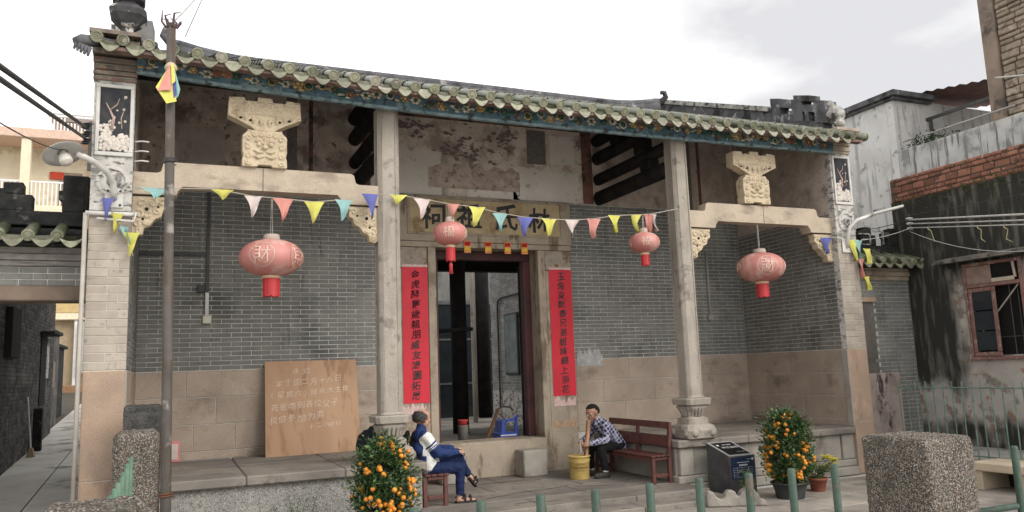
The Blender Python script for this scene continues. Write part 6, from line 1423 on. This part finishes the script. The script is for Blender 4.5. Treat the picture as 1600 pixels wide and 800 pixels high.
def kumquat(loc, r, z0, z1, label, seed, pot_r, pot_h, nf):
    rg = random.Random(seed); x0, y0 = loc; t = thing('kumquat_tree', label, 'tree', (x0, y0, 0), 'potted kumquat trees')
    MB().lathe([(pot_r * .72, .005), (pot_r * .80, pot_h * .5), (pot_r * .93, pot_h * .9), (pot_r, pot_h * .92), (pot_r, pot_h), (pot_r * .93, pot_h), (pot_r * .88, pot_h * .85), (.0, pot_h * .82)], (x0, y0, 0), 28, cap=False).build('pot', mat('dark_pot', (.022, .028, .026), (.04, .045, .042), 6, .55), t, True)
    MB().lathe([(pot_r * .86, pot_h * .8), (pot_r * .5, pot_h * .86), (.0, pot_h * .88)], (x0, y0, 0), 16, cap=False).build('soil', flatm('soil', (.06, .045, .035)), t)
    tk = MB(); tk.tube([(x0, y0, pot_h * .8), (x0 + .02, y0, z0 + .12), (x0 - .01, y0 + .01, z1 - .15)], [.028, .022, .008], 7)
    for k in range(16):
        a = rg.random() * 6.28; h = rg.uniform(z0 + .05, z1 - .1); tk.tube([(x0, y0, h - .12), (x0 + r * .45 * math.cos(a), y0 + r * .45 * math.sin(a), h), (x0 + r * .85 * math.cos(a), y0 + r * .85 * math.sin(a), h + .08)], [.010, .006, .003], 5)
    tk.build('trunk', mat('twig_bark', (.10, .075, .05), (.06, .045, .03), 20, .9), t)
    L1, L2 = MB(), MB(); sp = []
    def crown_r(z):
        u = (z - z0) / (z1 - z0); return r * min(1, .55 + 1.6 * u, (max(0, 1.02 - u) * 3.2) ** .6) * (1 + .16 * noise.noise((z * 5, seed, 0)))
    clumps = []
    for k in range(235):
        z = z0 + (z1 - z0) * rg.random() ** .9; a = rg.random() * 6.28; rr = crown_r(z) * (rg.random() ** .35) * (1 + .38 * noise.noise((math.cos(a) * 1.8 + seed, math.sin(a) * 1.8, z * 3.5))); clumps.append((Vector((x0 + rr * math.cos(a), y0 + rr * math.sin(a), z)), rg.uniform(.05, .10)))
    for c, s in clumps:
        out_ = Vector((c.x - x0, c.y - y0, .12)).normalized()
        for k in range(30):
            p = c + Vector((rg.gauss(0, s * .6), rg.gauss(0, s * .6), rg.gauss(0, s * .6)))
            d = (out_ + Vector((rg.gauss(0, .8), rg.gauss(0, .8), rg.gauss(.1, .6))))
            leafmb(L2 if rg.random() < .22 else L1, p, d, (rg.gauss(0, .5), rg.gauss(0, .5), 1), rg.uniform(.03, .08), rg.uniform(.009, .019))
    for k in range(12):   # shoots breaking the outline
        a = rg.random() * 6.28; z = rg.uniform(z1 - .18, z1); p = Vector((x0 + crown_r(z - .05) * .9 * math.cos(a), y0 + crown_r(z - .05) * .9 * math.sin(a), z))
        for q in range(7): leafmb(L2, p + Vector((.02 * math.cos(a), .02 * math.sin(a), .014)) * q, (math.cos(a + q * 2.4), math.sin(a + q * 2.4), .6), (0, 0, 1), .05, .011)
    tag(L1.build('foliage', lf1, t), kind='stuff'); tag(L2.build('young_foliage', lf2, t), kind='stuff')
    cv = Vector((CAMP.x - x0, CAMP.y - y0, 0)).normalized()
    k = 0
    while k < nf:
        z = z0 + (z1 - z0) * rg.random(); a = rg.random() * 6.28; d = Vector((math.cos(a), math.sin(a), 0))
        if d.dot(cv) < -.25: continue
        rr0 = crown_r(z) * (1 + .38 * noise.noise((math.cos(a) * 1.8 + seed, math.sin(a) * 1.8, z * 3.5)))
        if noise.noise((math.cos(a) * 2 + 5, math.sin(a) * 2 + seed, z * 4)) < -.3: continue
        for q in range(rg.choice((1, 1, 2, 3, 4))):
            rr = rr0 * rg.uniform(.94, 1.06); s = rg.uniform(.021, .028)
            link('kumquat', fr_me, t, (x0 + rr * d.x + rg.gauss(0, .02), y0 + rr * d.y + rg.gauss(0, .02), z + rg.gauss(0, .03)), (rg.random(), rg.random(), 0), (s, s, s)); k += 1
kumquat((2.62, -1.15), .255, .20, 1.03, 'potted kumquat tree laden with orange fruit before the right platform', 21, .235, .20, 140)
kumquat((-2.55, -1.0), .262, .12, 1.02, 'bushy potted kumquat tree with orange fruit before the left bench', 8, .235, .20, 140)
fp = thing('flower_pot', 'terracotta pot of small yellow flowers beside the right kumquat tree', 'plant', (3.27, -.95, 0))
MB().lathe([(.085, .0), (.115, .14), (.128, .142), (.128, .175), (.11, .172), (.0, .15)], (3.27, -.95, 0), 22, cap=False).build('pot', flatm('terracotta', (.24, .085, .055)), fp, True)
sm, lm, ym = MB(), MB(), MB(); rg = random.Random(4)
for k in range(34):
    a = rg.random() * 6.28; rr = rg.uniform(.06, .30); h = rg.uniform(.25, .43); dx = .13 + rr * math.cos(a) * .9 if k % 2 else rr * math.cos(a); e = Vector((3.27 + dx, -.95 + rr * math.sin(a) * .8, h))
    b = Vector((3.27 + rg.gauss(0, .03), -.95 + rg.gauss(0, .03), .15)); m_ = b.lerp(e, .5) + Vector((0, 0, .05)); sm.tube([b, m_, e], [.004, .003, .002], 4)
    for q in range(16): leafmb(lm, b.lerp(e, rg.uniform(.2, 1)) + Vector((rg.gauss(0, .025), rg.gauss(0, .025), rg.gauss(.01, .02))), (rg.gauss(0, 1), rg.gauss(0, 1), rg.uniform(0, 1)), (0, 0, 1), rg.uniform(.03, .05), .008)
    if dx > .02:
        for q in range(4): 
            c = e + Vector((rg.gauss(0, .02), rg.gauss(0, .02), rg.gauss(.01, .012)))
            for w in range(8): leafmb(ym, c, (math.cos(w * .785), math.sin(w * .785), .35), (0, 0, 1), .036, .012)
sm.build('stems', lf2, fp); tag(lm.build('leaves', mat('grey_green_leaf', (.10, .13, .065), (.06, .08, .04), 12, .7, rnd=.3), fp), kind='stuff'); tag(ym.build('yellow_blossoms', flatm('yellow_petal', (.70, .58, .03), .6), fp), kind='stuff')
sp_ = thing('pot_plant', 'small leafy plant in a terracotta pot beside the information stone', 'plant', (2.06, -1.02, 0))
MB().lathe([(.06, .0), (.085, .11), (.092, .112), (.092, .135), (.0, .12)], (2.06, -1.02, 0), 18, cap=False).build('pot', MATS['terracotta'], sp_, True)
lm = MB()
for k in range(150):
    a = rg.random() * 6.28; h = rg.uniform(.12, .36); rr = rg.uniform(0, .09) * (1 - h); leafmb(lm, Vector((2.06 + rr * math.cos(a), -1.02 + rr * math.sin(a), h)), (math.cos(a), math.sin(a), rg.uniform(.1, .9)), (0, 0, 1), rg.uniform(.04, .075), .012)
tag(lm.build('leaves', lf2, sp_), kind='stuff')
wd = thing('weed', 'thin green weed growing at the foot of the left platform', 'plant', (-3.27, -.22, 0))
lm, sm = MB(), MB()
for k in range(9):
    b = Vector((-3.27 + rg.gauss(0, .06), -.22 + rg.gauss(0, .03), 0)); e = b + Vector((rg.gauss(0, .13), rg.gauss(-.03, .05), rg.uniform(.3, .56))); sm.tube([b, b.lerp(e, .5) + Vector((0, 0, .04)), e], [.005, .004, .002], 4)
    for q in range(34): leafmb(lm, b.lerp(e, rg.uniform(.35, 1.02)) + Vector((rg.gauss(0, .02), rg.gauss(0, .02), rg.gauss(.01, .02))), (rg.gauss(0, 1), rg.gauss(0, 1), rg.uniform(-.1, .8)), (0, 0, 1), rg.uniform(.018, .034), .006)
sm.build('stems', lf2, wd); tag(lm.build('leaves', mat('weed_leaf', (.08, .13, .05), (.05, .085, .03), 12, .7, rnd=.3), wd), kind='stuff')

# information stone
stl = thing('information_stone', 'dark polished information stone with sloping top and blue printed panel', 'sign', (2.34, -.36, 0))
gm = mat('dark_granite', (.055, .055, .058), (.035, .035, .038), 8, .35, speck=((180, (.14, .14, .14), .60, .66),), stain=((3, (.09, .085, .08), .6, .75),))
MB().prism([(-.60, .005), (-.60, .49), (-.12, .635), (-.12, .005)], (2.15, 0, 0), (0, 1, 0), (0, 0, 1), (.41, 0, 0)).build('block', gm, stl)
nv = Vector((0, -.145, .48)).normalized(); nu = Vector((0, .48, .145)).normalized(); ctr = Vector((2.355, -.36, .5625))
MB().obox(ctr + nv * .002, (.203, 0, 0), nu * .245, nv * .004).build('pale_rim', flatm('pale_granite', (.34, .335, .32), .5), stl)
pl_ = MB().obox(ctr + nv * .007, (.168, 0, 0), nu * .205, nv * .003).build('black_plate', mat('polished_black', (.010, .010, .011), (.014, .014, .015), 3, .2), stl)
tx = MB()
for ch, u, v, s in (('林氏祖祠', .02, .03, .062), ('歷史建築', .03, .12, .034), ('二〇一八年', .07, -.13, .026)):
    vs, fs = glyph(ch, .005); tx.add([ctr + nv * .011 + Vector((1, 0, 0)) * (u + a * s) + nu * (v + b * s) for a, b in vs], fs)
tx.obox(ctr + nv * .011 + Vector((-.12, 0, 0)) + nu * .11, (.018, 0, 0), nu * .022, nv * .0005)
tx.build('engraved_writing', flatm('engraved_white', (.62, .62, .60)), pl_)
bp2 = MB().box(2.165, 2.545, -.6045, -.6005, .20, .475).build('blue_panel', mat('blue_print', (.012, .022, .055), (.016, .028, .065), 3, .35), stl)
tx = MB()
for (x0, x1, z0, z1) in ((2.26, 2.46, .405, .413), (2.29, 2.43, .365, .383), (2.20, 2.51, .342, .345), (2.20, 2.51, .312, .315), (2.20, 2.51, .284, .287), (2.20, 2.203, .22, .342), (2.26, 2.263, .22, .342), (2.20, 2.26, .25, .253), (2.20, 2.42, .22, .223), (2.33, 2.333, .284, .342), (2.44, 2.443, .284, .342), (2.42, 2.49, .442, .447)): tx.box(x0, x1, -.6065, -.605, z0, z1)
tx.lathe([(.0, .0), (.018, .0), (.018, .001)], (2.515, -.605, .445), 14, axis=(Vector((1, 0, 0)), Vector((0, 0, 1)), Vector((0, -1, 0))))
tx.build('white_print', flatm('print_white', (.50, .52, .56)), bp2)
# scroll carved stone fragment
ws = MB()
prof = [(-.36, 0), (-.36, .14), (-.34, .18), (-.28, .175), (-.25, .12), (-.20, .085), (-.15, .10), (-.13, .16), (-.09, .19), (-.02, .175), (.0, .12), (.03, .12), (.05, .17), (.12, .21), (.20, .20), (.26, .13), (.27, .08), (.33, .07), (.36, .0)]
o_, u_ = Vector((1.72, -1.22, .002)), Vector((.86, -.42, 0)).normalized(); v_ = Vector((-u_.y, u_.x, 0))
ws.prism(prof, o_ - v_ * .07, u_, (0, 0, 1), v_ * .14)
tag(link('carved_stone_fragment', remesh(ws, .012, 2, 'carved_stone_fragment', M['edge'], .004, 20)), 'wavy scroll carved stone fragment lying before the information stone', 'stone')

# ================================================================ railings and granite posts
agg = mat('exposed_aggregate', (.09, .08, .07), (.048, .044, .038), 5, .95, 1.0, 45, speck=((90, (.29, .25, .205), .54, .64), (100, (.03, .028, .025), .54, .62), (75, (.22, .145, .095), .62, .68), (120, (.42, .39, .355), .64, .70)), stain=((1.6, (.050, .046, .036), .50, .78),))
def granite_post(name, label, x0, x1, y0, y1, z1, vox, rnd_, m=None, z0=-.02):
    mb = MB().box(x0 + .01, x1 - .01, y0 + .01, y1 - .01, z0, z1 - .012, rnd_)
    return tag(link(name, remesh(mb, vox, 2, name, m or agg, .007, 38)), label, 'post')
granite_post('granite_post', 'big square pebble-faced post in the right foreground', -.37, .08, -5.69, -5.17, 1.215, .011, .02)
granite_post('granite_post', 'square pebble-faced post with rounded top before the left pier', -4.975, -4.64, -2.52, -2.15, 1.365, .010, .04)
granite_post('granite_post', 'weathered round topped post at the bottom left corner of the view', -4.97, -4.60, -6.95, -6.26, 1.368, .010, .06)
gp = MB().box(-4.99, -4.66, -.62, -.22, -.02, 1.50, .02).box(-4.88, -4.655, -.80, -.60, -.02, 1.41, .03)
tag(link('rough_stone_block', remesh(gp, .014, 1, 'rough_stone_block', mat('dark_aggregate', (.10, .095, .09), (.06, .058, .055), 6, .95, .9, 50, speck=((80, (.24, .21, .18), .58, .66), (80, (.03, .03, .03), .56, .62))), .008, 26)), 'dark rough stone block at the foot of the left pier', 'stone')
tag(jitter(MB().box(5.43, 6.22, .13, .32, -.02, 1.46, .015), .006, 5).build('standing_slab', mat('stained_pink_slab', (.33, .27, .235), (.26, .215, .19), 4, .9, .3, 60, stain=(((4, 4, 2), (.06, .045, .045), .62, .70), (2.5, (.20, .165, .145), .55, .7)))), 'stained pinkish stone slab standing beside the right pier', 'slab')

rl_ = thing('green_railing', 'green railing of round posts along the court edge in front', 'railing', (-2, -5.58, 0))
for k in range(9):
    x = -3.54 + .318 * k; tx_, ty_ = random.uniform(-.01, .01), random.uniform(-.01, .01)
    MB().tube([(x, -5.58, -.02), (x + tx_, -5.58 + ty_, 1.092), (x + tx_, -5.58 + ty_, 1.10)], [.0225, .0225, .018], 12).build('post', M['grn'], rl_, True)
MB().tube([(-3.9, -5.58, .55), (-.38, -5.58, .55)], .018, 8).build('rail', M['grn'], rl_, True)
rl_ = thing('green_railing', 'short green railing right of the foreground granite post', 'railing', (.5, -5.62, 0))
MB().tube([(.515, -5.62, -.02), (.52, -5.62, 1.09), (.52, -5.62, 1.10)], [.0225, .0225, .018], 12).build('post', M['grn'], rl_, True)
MB().tube([(.08, -5.60, .715), (1.6, -5.62, .73)], .022, 10).build('rail', M['grn'], rl_, True)
rl_ = thing('picket_railing', 'pale green picket railing receding between the left granite posts', 'railing', (-4.82, -4.4, 0))
y_ = -6.2
while y_ < -2.6:
    MB().tube([(-4.825, y_, -.02), (-4.825 + random.uniform(-.006, .006), y_, 1.175), (-4.825, y_, 1.18)], [.015, .015, .010], 8).build('picket', mat('pale_green_paint', (.12, .195, .14), (.085, .145, .105), 9, .65, stain=((14, (.14, .17, .12), .62, .72),)), rl_, True); y_ += .272
MB().tube([(-4.85, -6.3, .35), (-4.85, -2.5, .35)], .012, 6).build('rail', MATS['pale_green_paint'], rl_)
rl_ = thing('bar_fence', 'thin green bar fence in front of the mossy house', 'fence', (5.6, -2, 0))
y_ = -.36; k = 0
while y_ > -3.6:
    MB().tube([(5.60, y_, .2), (5.60 + random.uniform(-.008, .008), y_ + random.uniform(-.015, .015), 1.335)], .0085, 6).build('bar', M['grn2'], rl_); y_ -= .148
for z in (1.245, .32): MB().tube([(5.60, -.30, z), (5.60, -3.6, z)], .010, 6).build('rail', M['grn2'], rl_)
sb = thing('stone_bench', 'low cream concrete bench with dark gap beneath at the right edge', 'bench', (5.1, -2.6, 0))
cmx = mat('cream_concrete', (.50, .41, .30), (.42, .345, .255), 4, .9, .2, 60)
MB().box(4.86, 5.42, -3.7, -1.95, .24, .345, .01).build('seat_slab', cmx, sb)
for a, b in ((-2.08, -1.96), (-2.72, -2.58), (-3.6, -3.48)): MB().box(4.90, 5.40, a, b, .0, .239, .006).build('leg', cmx, sb)
MB().box(5.38, 5.41, -3.47, -2.09, .0, .23).build('gap_shade_sheet', M['void'], sb)  # near-black sheet added for the shade under the seat

flush_bricks(300)
bpy.data.scenes.remove(TMP)
